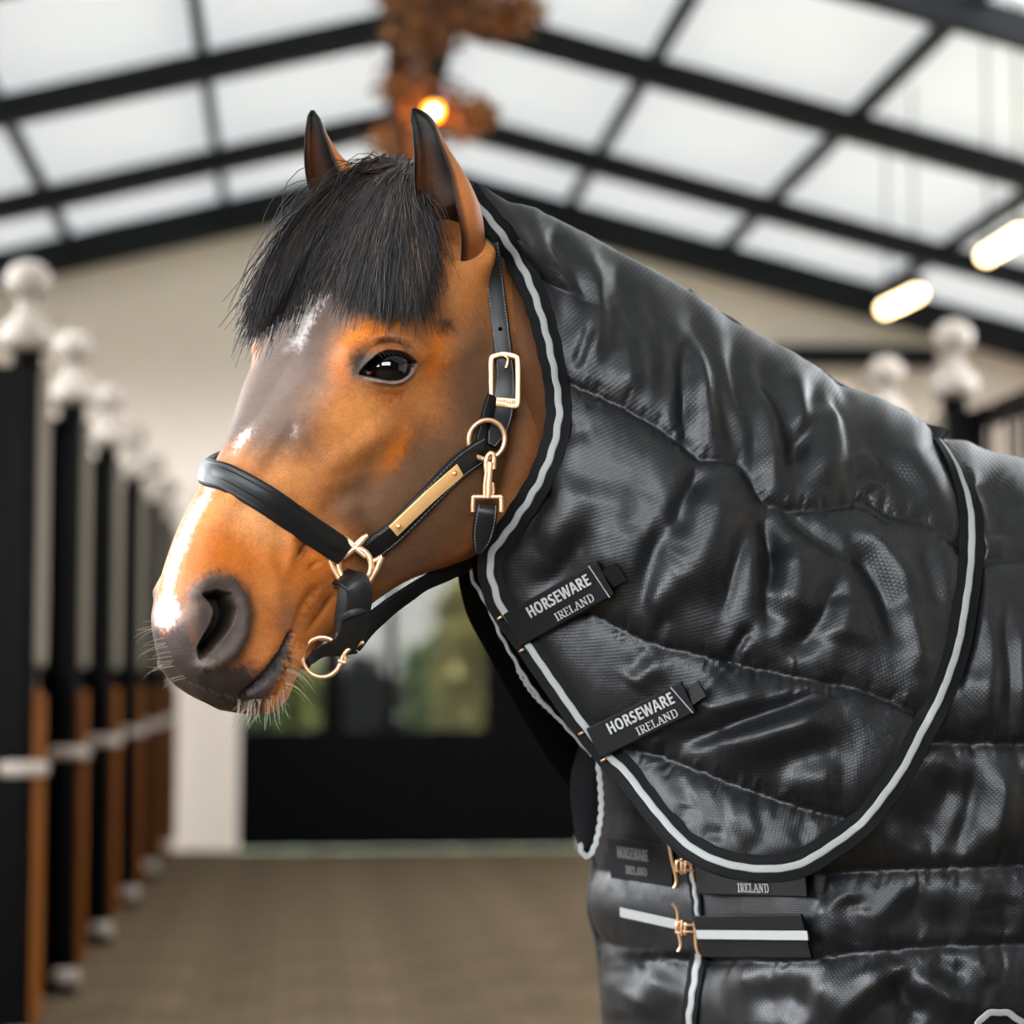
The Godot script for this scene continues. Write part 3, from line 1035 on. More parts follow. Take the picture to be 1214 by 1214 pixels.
func head_paint() -> Paint:
	var p := Paint.new(160, 100, 700, 870, 1.5, lin(172, 102, 46))
	var m := p.mask
	var grey := lin(84, 67, 57)
	# grey brown forehead and nose
	for e in [[372, 350, 52, 62, 15, 1.1], [345, 440, 38, 64, 20, 1.1], [318, 510, 34, 58, 25, 1.0], [380, 470, 22, 40, 20, 0.5], [515, 352, 20, 26, 0, 0.5], [440, 330, 70, 45, 0, 1.0], [500, 350, 32, 40, 0, 0.55], [365, 520, 30, 44, 25, 0.55]]:
		m.blob(e[0], e[1], e[2], e[3], e[4], e[5])
	p.apply(grey)
	for e in [[520, 560, 96, 88, 0, 1.15], [470, 620, 52, 46, 0, 0.9], [420, 590, 40, 20, -35, 0.7], [562, 430, 38, 80, 0, 0.95], [620, 420, 40, 120, 0, 0.8], [455, 670, 60, 30, -25, 0.75], [520, 345, 26, 34, 0, 0.6], [355, 560, 40, 30, 30, 0.5]]:
		m.blob(e[0], e[1], e[2], e[3], e[4], e[5])
	p.apply(lin(106, 76, 54))
	for e in [[405, 615, 22, 16, -30, 0.6], [440, 640, 20, 14, 0, 0.5], [565, 500, 14, 60, 10, 0.35]]:
		m.blob(e[0], e[1], e[2], e[3], e[4], e[5])
	p.apply(lin(66, 44, 30))
	# bright tan
	for e in [[432, 490, 34, 32, 0, 0.8], [400, 500, 34, 40, 20, 0.55], [500, 470, 20, 40, -25, 0.55], [548, 330, 26, 44, 10, 0.9], [560, 270, 22, 40, 10, 1.0], [330, 580, 44, 30, 35, 0.7], [360, 560, 40, 18, 30, 0.5], [620, 350, 26, 60, 15, 0.6]]:
		m.blob(e[0], e[1], e[2], e[3], e[4], e[5])
	p.apply(lin(200, 130, 70))
	for e in [[288, 612, 34, 26, -30, 0.9], [318, 636, 30, 22, 30, 0.6], [330, 700, 24, 30, 0, 0.5], [398, 640, 14, 20, 0, 0.4]]:
		m.blob(e[0], e[1], e[2], e[3], e[4], e[5])
	p.apply(lin(222, 158, 102))
	# orange: round the eye, side of the nose
	m.stroke(pts2([404, 462, 408, 432, 422, 404, 448, 389, 478, 390]), 10, 1.0, true)
	m.stroke(pts2([494, 440, 508, 425, 524, 398, 534, 380]), 11, 0.9, true)
	m.stroke(pts2([498, 462, 510, 440, 522, 420]), 12, 0.7, true)
	m.stroke(pts2([440, 463, 460, 470, 482, 462]), 5, 0.8, true)
	m.blob(470, 520, 10, 28, 25, 0.6)
	m.blob(460, 545, 10, 22, 35, 0.5)
	for e in [[262, 652, 24, 40, 10, 0.8], [300, 664, 40, 34, 20, 0.55], [345, 690, 30, 40, 0, 0.5], [320, 745, 30, 32, 0, 0.5], [380, 660, 30, 30, 0, 0.55], [380, 660, 10, 10, 0, 0.1]]:
		m.blob(e[0], e[1], e[2], e[3], e[4], e[5])
	p.apply(lin(190, 102, 24))
	m.stroke(pts2([352, 662, 362, 650, 372, 640]), 4, 0.9)
	m.stroke(pts2([396, 690, 372, 722, 356, 748]), 6, 0.7)
	m.stroke(pts2([440, 466, 462, 473, 484, 464]), 2.5, 0.6)
	m.stroke(pts2([520, 398, 534, 388, 544, 380]), 8, 0.6)
	p.apply(lin(104, 50, 18))
	m.blob(532, 385, 9, 10, 0, 0.9)
	p.apply(lin(52, 36, 28))
	# tan lips and chin
	m.blob(310, 770, 24, 26, 30, 0.5)
	m.blob(300, 740, 20, 34, 0, 0.4)
	p.apply(lin(196, 124, 72))
	# dark muzzle
	for e in [[222, 800, 44, 34, 35, 1.2], [205, 770, 22, 24, 0, 1.0], [262, 812, 44, 22, 20, 1.1], [290, 800, 26, 20, 0, 0.7], [218, 735, 14, 26, 0, 0.7], [280, 828, 40, 14, 0, 0.9]]:
		m.blob(e[0], e[1], e[2], e[3], e[4], e[5])
	p.apply(lin(50, 40, 36))
	m.fill_shape(pts2([352, 764, 345, 778, 338, 796, 329, 814, 318, 830, 312, 850, 350, 850, 370, 800, 366, 770]), 1.0, 5)
	p.apply(lin(228, 150, 88))
	m.fill_shape(pts2([347, 752, 340, 758, 322, 780, 305, 802, 292, 820, 300, 830, 312, 826, 326, 802, 342, 778]), 1.0, 3)
	p.apply(lin(66, 58, 56))
	m.stroke(pts2([236, 704, 243, 692, 256, 687, 272, 692, 285, 707, 289, 728, 285, 752, 274, 771, 256, 783, 243, 784]), 11, 1.1, false)
	m.blob(232, 735, 16, 30, 0, 0.9)
	m.blob(262, 765, 18, 18, 0, 0.8)
	m.fill_shape(pts2([234, 704, 243, 690, 258, 685, 276, 690, 289, 708, 292, 730, 287, 754, 275, 773, 256, 786, 240, 786, 232, 770, 238, 740]), 1.0, 4)
	p.apply(lin(74, 62, 56))
	m.blob(247, 786, 8, 7, 0, 0.8)
	p.apply(lin(120, 108, 100))
	m.fill_shape(pts2([241, 706, 256, 701, 271, 705, 278, 722, 272, 744, 259, 761, 247, 775, 238, 779, 236, 768, 242, 754, 250, 740, 253, 724, 249, 713]), 1.0, 3)
	p.apply(lin(22, 16, 14))
	m.blob(340, 735, 14, 22, 0, 0.6)
	p.apply(lin(110, 88, 76))
	# mouth line
	m.stroke(pts2([346, 752, 336, 772, 320, 793, 303, 812, 288, 826]), 2.2, 1.0, false)
	p.apply(lin(24, 18, 16))
	# eye surround
	m.blob(458, 436, 37, 23, 0, 1.0)
	m.blob(428, 433, 14, 15, 0, 1.0)
	p.apply(lin(74, 63, 58))
	m.stroke(pts2([446, 402, 462, 399, 482, 408]), 4, 0.7)
	p.apply(lin(138, 108, 88))
	m.fill_shape(pts2([425, 443, 434, 431, 444, 420, 455, 415, 468, 416, 481, 421, 492, 430, 486, 438, 480, 445, 469, 451, 459, 452, 449, 450, 439, 448]), 1.0, 1.5)
	p.apply(lin(16, 12, 11))
	m.stroke(pts2([432, 448, 442, 450, 452, 452, 462, 453, 473, 450, 482, 443, 488, 435]), 1.8, 1.0, false)
	p.apply(lin(128, 118, 114))
	# darker line along the crease over the upper lid
	m.stroke(pts2([438, 412, 450, 406, 464, 405, 478, 410, 490, 420]), 1.8, 0.8)
	p.apply(lin(38, 28, 22))
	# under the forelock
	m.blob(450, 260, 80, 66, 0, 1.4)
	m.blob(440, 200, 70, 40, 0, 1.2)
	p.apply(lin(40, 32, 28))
	# white: star, streak, snip
	m.stroke(pts2([389, 340, 380, 356, 370, 372]), 4.2, 1.0)
	m.stroke(pts2([374, 366, 364, 382, 357, 398, 352, 416]), 5.0, 1.1)
	m.stroke(pts2([300, 504, 288, 520, 276, 538]), 3.6, 0.8)
	m.blob(350, 510, 3, 8, 10, 0.35)
	p.apply(lin(205, 196, 190))
	m.fill_shape(pts2([258, 572, 244, 596, 229, 628, 217, 658, 207, 686, 205, 704, 213, 722, 209, 736, 201, 745, 188, 748, 170, 740, 165, 690, 180, 630, 220, 560]), 1.0, 4)
	p.apply(lin(176, 166, 158))
	m.blob(206, 728, 12, 9, 0, 0.6)
	p.apply(lin(205, 176, 166))
	return p

func head_base(t: float, phis: Array, out: PackedVector3Array, near_xy: PackedVector2Array) -> void:
	var mid := Vector2(key(key_mx, t), key(key_my, t))
	var ven := Vector2(key(key_vx, t), key(key_vy, t))
	var w := maxf(key(key_w, t), 0.5)
	var b := smoothstep(4.6, 6.6, t)
	var c := smoothstep(7.6, 9.6, t)
	for q in phis:
		var f: float = lerpf(lerpf(q[1], q[3], b), q[5], c)
		var l: float = lerpf(lerpf(q[2], q[4], b), q[6], c) * w
		var s := mid.lerp(ven, f)
		var side: float = q[0]
		out.append(Vector3(s.x + side * l * LS, s.y, sag_z(s.x) + side * l * LC))
		near_xy.append(Vector2(s.x + l * LS, s.y))

func build_horse() -> void:
	var feat := head_features()
	var paint := head_paint()
	var ts := PackedFloat32Array()
	var t := 0.0
	while t < 13.0:
		ts.append(t)
		var dens := 25.0
		if t > 3.3 and t < 4.9: dens = 52.0
		if t > 8.4: dens = 36.0
		t += 1.0 / dens
	ts.append(13.0)
	var cols: Array = []     # from the far underside over the forehead to the near underside
	var far_n := [6, 8, 10, 12, 12, 10, 8, 6]
	var near_n := [20, 24, 48, 36, 30, 26, 16, 10]
	var line: Array = []
	for k in 8:
		for q in near_n[k]:
			line.append([1.0, k + float(q) / near_n[k]])
	line.append([1.0, 8.0])
	var farline: Array = []
	for k in range(7, -1, -1):
		for q in far_n[k]:
			farline.append([-1.0, k + 1.0 - float(q) / far_n[k]])
	farline.remove_at(0)
	for q in farline + line:
		cols.append([q[0], key(prof_f[0], q[1]), key(prof_l[0], q[1]), key(prof_f[1], q[1]), key(prof_l[1], q[1]), key(prof_f[2], q[1]), key(prof_l[2], q[1])])
	var nc := cols.size()
	var nr := ts.size()
	var base := PackedVector3Array()
	var xy := PackedVector2Array()
	for tt in ts:
		head_base(tt, cols, base, xy)
	var pos := PackedVector3Array()
	pos.resize(nr * nc)
	var colors := PackedColorArray()
	colors.resize(nr * nc)
	var dpos := PackedVector3Array()
	dpos.resize(nr * nc)
	zhead = Field.new(150, 110, 720, 880, 2.0, -999.0)
	var grain := FastNoiseLite.new()
	grain.frequency = 0.35
	grain.seed = 4
	var patchy := FastNoiseLite.new()
	patchy.frequency = 0.05
	for i in nr:
		for j in nc:
			var k := i * nc + j
			var du := base[i * nc + (j + 1) % nc] - base[i * nc + (j + nc - 1) % nc]
			var dv := base[mini(i + 1, nr - 1) * nc + j] - base[maxi(i - 1, 0) * nc + j]
			var n := du.cross(dv)
			n = n.normalized() if n.length_squared() > 1e-9 else Vector3(-1, 0, 0)
			var q := xy[k]
			var e := feat.sample(q.x, q.y)
			var p := base[k] + n * e
			pos[k] = at(p.x, p.y, p.z)
			dpos[k] = p
			var wx := q.x + 6.0 * patchy.get_noise_2d(q.x * 2.2, q.y * 2.2) + 3.0 * grain.get_noise_2d(q.x * 0.8, q.y * 0.5 + 90.0)
			var wy := q.y + 7.0 * patchy.get_noise_2d(q.x * 2.2 + 300.0, q.y * 2.2) + 5.0 * grain.get_noise_2d(q.x * 0.8 + 50.0, q.y * 0.5)
			var near_eye := smoothstep(20.0, 46.0, Vector2(q.x - 458.0, (q.y - 436.0) * 1.3).length()) * smoothstep(20.0, 60.0, Vector2(q.x - 262.0, q.y - 738.0).length())
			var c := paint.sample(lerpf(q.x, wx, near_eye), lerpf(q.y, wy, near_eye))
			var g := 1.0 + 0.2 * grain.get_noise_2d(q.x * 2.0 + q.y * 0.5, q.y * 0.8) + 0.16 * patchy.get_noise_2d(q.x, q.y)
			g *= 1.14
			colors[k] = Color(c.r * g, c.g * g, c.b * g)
	zhead.put_grid(dpos, nr, nc, true)
	var m := Mesher.new()
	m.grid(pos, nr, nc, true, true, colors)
	ear(m, [[558, 346, -20, 10, 2], [556, 316, 16, 21, 8], [548, 288, 62, 28, 18], [537, 256, 102, 34, 40], [522, 216, 106, 31, 60], [510, 177, 106, 20, 74], [502.5, 152, 104, 15.5, 80], [495, 138, 100, 10.5, 84], [489.5, 128.5, 98, 1.5, 88]], 124.0)
	ear(m, [[412, 276, -40, 30, 8], [408, 252, -8, 34, 20], [399, 226, -6, 34, 44], [384, 194, -4, 23, 58], [376, 166, -2, 14.5, 72], [373, 148, 0, 10, 80], [371, 138, 0, 6.5, 84], [370.5, 130.5, 0, 1.2, 88]], 118.0)
	m.tint = lin(120, 76, 44)
	# neck, trunk and legs, mostly under the rug
	var path := smooth3(PackedVector3Array([at(560, 330, -70), at(680, 490, -105), at(800, 620, -150), at(920, 740, -185), at(1040, 830, -215)]), 24)
	var rad := PackedFloat32Array()
	for k in 24:
		rad.append(lerpf(0.07, 0.19, k / 23.0))
	m.tube(path, rad, 32)
	var chest := at(900, 950, -180)
	var back := (at(1200, 950, -290) - at(900, 950, -180)).normalized()
	back.y = 0
	back = back.normalized()
	var side := Vector3.UP.cross(back).normalized()
	var tp := PackedVector3Array()
	var rows := 22
	for i in rows:
		var u := i / (rows - 1.0)
		var c := chest + back * (u * 1.5) + Vector3(0, 0.04 * sin(u * 6.0) - 0.02, 0)
		var k := pow(maxf(sin(PI * clampf(u * 0.93 + 0.035, 0.0, 1.0)), 0.02), 0.35)
		for j in 32:
			var a := TAU * j / 32
			tp.append(c + side * cos(a) * 0.21 * k + Vector3.UP * sin(a) * 0.3 * k)
	m.grid(tp, rows, 32, true, true)
	for e in [[0.12, -1, 0], [0.12, 1, 0], [1.3, -1, 1], [1.3, 1, 1]]:
		var top := chest + back * float(e[0]) + side * float(e[1]) * 0.13
		var b := back * (0.09 if e[2] else 0.0)
		var lp := PackedVector3Array([Vector3(top.x, top.y - 0.1, top.z), Vector3(top.x, 0.78, top.z) - b * 0.6, Vector3(top.x, 0.52, top.z) + b, Vector3(top.x, 0.46, top.z) + b, Vector3(top.x, 0.17, top.z) + b * 0.7, Vector3(top.x, 0.11, top.z) + b * 0.6 - back * 0.02, Vector3(top.x, 0.06, top.z) + b * 0.5 - back * 0.035, Vector3(top.x, 0.0, top.z) + b * 0.5 - back * 0.06])
		m.tube(lp, PackedFloat32Array([0.13, 0.085, 0.05, 0.046, 0.034, 0.042, 0.05, 0.062]), 18)
	var horse := obj("horse", m.mesh(), M.coat)
	tag(horse, "bay horse with black forelock, white star and white snip, looking left with ears forward", "horse")
	# eyes
	var em := Mesher.new()
	var ez := zhead.sample(457, 405) * 0.5 + zhead.sample(457, 466) * 0.5
	var er := 27.0 * U
	em.ball(at(460, 436.5, ez - 23.0), Vector3.ONE * er, 28, 36)
	obj("eye", em.mesh(), M.eye, horse)
	em = Mesher.new()
	em.ball(at(352, 437, sag_z(390) - 92.0), Vector3.ONE * er * 0.9, 16, 20)
	obj("eye", em.mesh(), M.eye, horse)
	em = Mesher.new()
	em.ball(at(437, 442.5, ez - 3.5), Vector3(4.0, 2.6, 3.5) * U, 10, 12)
	obj("tear_duct", em.mesh(), mat(96, 42, 32, 0.25), horse)
	forelock(horse)
	whiskers(horse)

func ear(m: Mesher, keys: Array, open: float) -> void:
	var rows := 44
	var arc := 30
	var p := PackedVector3Array()
	var cols := PackedColorArray()
	var cx := []
	var cy := []
	var cz := []
	var rr := []
	var op := []
	for e in keys:
		cx.append(e[0]); cy.append(e[1]); cz.append(e[2]); rr.append(e[3]); op.append(e[4])
	for i in rows:
		var t := (keys.size() - 1.0) * i / (rows - 1.0)
		var c := Vector3(key(cx, t), key(cy, t), key(cz, t))
		var t2 := minf(t + 0.1, keys.size() - 1.0)
		var t1 := t2 - 0.2
		var tang := (Vector3(key(cx, t2), key(cy, t2), key(cz, t2)) - Vector3(key(cx, t1), key(cy, t1), key(cz, t1))).normalized()
		var a := Vector3(-tang.y, tang.x, 0).normalized()     # to the right in the picture plane
		if a.x < 0: a = -a
		var b := a.cross(tang).normalized()
		if b.z < 0: b = -b
		var r := maxf(key(rr, t), 0.8)
		var half := key(op, t)
		var v := t / (keys.size() - 1.0)
		for side in 2:
			for j in arc:
				var u := j / (arc - 1.0)
				if side: u = 1.0 - u
				var th := deg_to_rad(open + half + (360.0 - 2.0 * half) * u)
				var edge := minf(u, 1.0 - u)
				var q := r
				if side:
					q -= minf(4.5, r * 0.3) * smoothstep(0.0, 0.12, edge)
				else:
					q += 1.2 * (1.0 - smoothstep(0.0, 0.1, edge))
				var pt := c + (a * cos(th) + b * sin(th) * 0.85) * q
				p.append(at(pt.x, pt.y, pt.z))
				var col := lin(186, 116, 62).lerp(lin(104, 62, 34), smoothstep(0.45, 0.8, v))
				if side:
					col = lin(78, 46, 26).lerp(lin(22, 15, 12), smoothstep(0.22, 0.5, u) * (1.0 - 0.35 * smoothstep(0.8, 0.95, u)))
					col = col.lerp(lin(20, 14, 12), smoothstep(0.5, 0.8, v))
				col = col.lerp(lin(20, 15, 13), 1.0 - smoothstep(0.015, 0.07, edge))
				col = col.lerp(lin(20, 15, 13), smoothstep(0.78, 0.97, v))
				cols.append(col)
	m.grid(p, rows, arc * 2, true, false, cols)

func skin_z(x: float, y: float) -> float:
	var z := zhead.sample(x, y)
	return z if z > -500.0 else sag_z(x) - 30.0

func forelock(horse: Node3D) -> void:
	rng.seed = 17
	var m := Mesher.new()
	var tips := pts2([290, 410, 300, 404, 314, 396, 328, 376, 342, 354, 360, 334, 378, 330, 396, 346, 418, 364, 446, 370, 470, 368, 490, 366, 502, 358, 510, 344])
	var roots := pts2([418, 216, 434, 204, 448, 197, 462, 194, 476, 196, 484, 203, 489, 220])
	var wave := FastNoiseLite.new()
	wave.frequency = 0.02
	var zs := Field.new(150, 110, 720, 880, 4.0)
	for j in zs.h:
		for i in zs.w:
			zs.d[j * zs.w + i] = skin_z(zs.x0 + i * 4.0, zs.y0 + j * 4.0)
	for pass_ in 2:
		var e := zs.d.duplicate()
		for j in range(1, zs.h - 1):
			for i in range(1, zs.w - 1):
				var k := j * zs.w + i
				e[k] = maxf(maxf(maxf(zs.d[k], zs.d[k - 1]), zs.d[k + 1]), maxf(zs.d[k - zs.w], zs.d[k + zs.w]))
		zs.d = e
	zs.blur(3)
	var total := 10500
	for k in total:
		var clump := int(rng.randf() * 260) / 260.0
		var u := clampf(clump + rng.randfn() * 0.012, 0.0, 1.0)
		var tu := u * (tips.size() - 1)
		var ti := clampi(int(tu), 0, tips.size() - 2)
		var tip: Vector2 = tips[ti].lerp(tips[ti + 1], tu - ti)
		var ru := clampf(u + rng.randfn() * 0.05, 0, 1) * (roots.size() - 1)
		var ri := clampi(int(ru), 0, roots.size() - 2)
		var root: Vector2 = roots[ri].lerp(roots[ri + 1], ru - ri) + Vector2(rng.randfn() * 4, rng.randfn() * 5 + 4)
		var layer := rng.randf()
		var short := 1.0 - 0.5 * pow(rng.randf(), 1.25)
		var cl := sin(clump * 917.0) * 10.0
		tip += Vector2(cl + rng.randfn() * 6.0, rng.randfn() * 13.0 + cos(clump * 571.0) * 9.0 + 30.0 * wave.get_noise_1d(u * 420.0))
		if rng.randf() < 0.3:
			tip.x += rng.randfn() * 14.0
		var bow := Vector2(-18.0, -14.0) * (1.0 - u) + Vector2(2, -10) * u
		bow += Vector2(rng.randfn() * 4, rng.randfn() * 4)
		var flyaway := rng.randf() < 0.035
		if flyaway:
			bow += Vector2(rng.randfn() * 18, rng.randfn() * 14 - 6)
			tip += Vector2(rng.randfn() * 16 - 4, rng.randfn() * 14)
		var p := PackedVector3Array()
		var r := PackedFloat32Array()
		var steps := 9
		var ph := rng.randf() * 6.0
		var prev := 0.0
		for s in steps:
			var q := s / (steps - 1.0)
			var e := q * short
			var c2 := root.lerp(tip, e) + bow * sin(PI * pow(e, 0.8)) + Vector2(sin(e * 8.0 + clump * 90.0 + ph * 0.15), cos(e * 6.0 + clump * 70.0 + ph * 0.2)) * 3.4 * e + Vector2(sin(e * 17.0 + ph), cos(e * 14.0 + ph)) * 0.9 * e
			var lift := 5.0 + 6.0 * smoothstep(0.0, 0.25, e) + 19.0 * layer * sin(PI * clampf(e * 0.86 + 0.12, 0, 1)) + (8.0 if flyaway else 0.0) * e
			var z := zs.sample(c2.x, c2.y) + lift
			if s:
				z = lerpf(z, prev, 0.3)
			prev = z
			p.append(at(c2.x, c2.y, z))
			var wr := (0.55 if flyaway else 1.0) * U * lerpf(1.0, 0.3, q * q)
			r.append(wr)
		var shade := rng.randf()
		m.tint = lin(22, 20, 20).lerp(lin(60, 54, 51), shade * shade)
		if rng.randf() < 0.025: m.tint = lin(96, 72, 52)
		m.tube(p, r, 3)
	# short tuft at the poll
	for k in 260:
		var x := rng.randf_range(430, 505)
		var y := 200.0 + absf(x - 470) * 0.12
		var d := Vector2(rng.randfn() * 12 + 4, -rng.randf_range(2, 16))
		var p := PackedVector3Array()
		for s in 4:
			var q := s / 3.0
			p.append(at(x + d.x * q, y + d.y * q + 5 * q * q, sag_z(x) + rng.randfn() * 0.5 + 2.0 + 8.0 * q))
		m.tint = lin(52, 36, 26)
		m.tube(p, PackedFloat32Array([0.9 * U, 0.8 * U, 0.6 * U, 0.3 * U]), 3)
	var o := obj("forelock", m.mesh(), M.hair, horse)
	o.set_meta("kind", "stuff")
	o.set_meta("label", "long black forelock")

func hair_line(m: Mesher, a: Vector3, b: Vector3, c: Vector3, r: float) -> void:
	var p := PackedVector3Array()
	for s in 7:
		var q := s / 6.0
		var d := a.lerp(b, q).lerp(b.lerp(c, q), q)
		p.append(at(d.x, d.y, d.z))
	m.tube(p, PackedFloat32Array([r, r, r * 0.9, r * 0.8, r * 0.7, r * 0.5, r * 0.25]), 4)

func whiskers(horse: Node3D) -> void:
	rng.seed = 29
	var m := Mesher.new()
	m.tint = lin(150, 138, 120)
	for k in 20:        # front of the upper lip
		var u := rng.randf()
		var x := lerpf(186, 216, u * u) + rng.randfn() * 2
		var y := lerpf(735, 806, u)
		var z := skin_z(x + 8, y)
		var l := rng.randf_range(12, 30)
		hair_line(m, Vector3(x + 4, y, z - 4), Vector3(x - l * 0.6, y + l * 0.1, z + 4), Vector3(x - l, y + l * rng.randf_range(0.0, 0.7), z + 6), 0.28 * U)
	for k in 46:        # chin
		var x := rng.randf_range(282, 342)
		var y := 832.0 - maxf(0, x - 326) * 1.2
		var z := skin_z(x, y - 8)
		var l := rng.randf_range(12, 36)
		hair_line(m, Vector3(x, y - 3, z - 4), Vector3(x + rng.randfn() * 3, y + l * 0.6, z + 2), Vector3(x + rng.randfn() * 6 + 2 - (8 if x < 310 else 0), y + l, z + 4), 0.24 * U)
	for k in 16:
		var y := rng.randf_range(775, 815)
		var x := 345.0 - (y - 775) * 0.1
		var l := rng.randf_range(14, 40)
		var z := skin_z(x - 8, y)
		hair_line(m, Vector3(x - 3, y, z - 3), Vector3(x + l * 0.5, y + l * 0.1, z), Vector3(x + l * 0.8, y + l * 0.7, z), 0.2 * U)
	m.tint = lin(12, 9, 8)
	for k in 70:       # dark fringe along the lip
		var u := rng.randf()
		var x := lerpf(212, 306, u)
		var y := lerpf(806, 836, pow(u, 0.7)) - 5
		var z := skin_z(x, y - 4)
		var l := rng.randf_range(5, 12)
		hair_line(m, Vector3(x, y, z - 1), Vector3(x + 2, y + l * 0.5, z + 3), Vector3(x + rng.randf_range(2, 8), y + l, z + 2), 0.3 * U)
	for k in 10:        # lashes
		var u := k / 9.0
		var x := lerpf(446, 488, u)
		var y := 418.0 + 20 * pow(absf(u - 0.35), 2)
		var z := skin_z(x, y - 4)
		hair_line(m, Vector3(x, y, z + 2), Vector3(x + 4, y - 2, z + 8), Vector3(x + 8, y + 5, z + 12), 0.4 * U)
	var o := obj("whiskers", m.mesh(), M.hair, horse)
	o.set_meta("kind", "stuff")
	o.set_meta("label", "fine pale whiskers")

# ---------------------------------------------------------------- the quilted neck cover and rug
var cover_mask: Field

func tape_path() -> PackedVector2Array:      # the reflective stripe round the near edge of the neck cover
	return smooth2(pts2([553, 228, 575, 254, 590, 272, 612, 304, 630, 341, 645, 386, 655, 430, 660, 460, 663, 489, 659, 518, 653, 539, 637, 576, 615, 611, 600, 633, 585, 652, 581, 674, 587, 700, 595, 721, 629, 769, 660, 814, 691, 858, 724, 899, 741, 914, 775, 958, 810, 997, 844, 1018, 880, 1028, 915, 1030, 949, 1024, 988, 1001, 1021, 976, 1045, 947, 1071, 910, 1091, 871, 1115, 825, 1135, 768, 1145, 714, 1151, 666, 1152, 624, 1149, 597, 1142, 573, 1131, 547, 1114, 522]), 400)

func fold(f: Field, e: Array, k: float) -> void:
	var p := pts2(e.slice(2))
	var l := 0.0
	for i in p.size() - 1:
		l += p[i].distance_to(p[i + 1])
	var wide: float = e[1] * (1.45 if e[0] > 0 else 1.3) + 1.0
	f.stroke(smooth2(p, 9), wide, e[0] * k * clampf(l / 70.0, 0.45, 1.0))

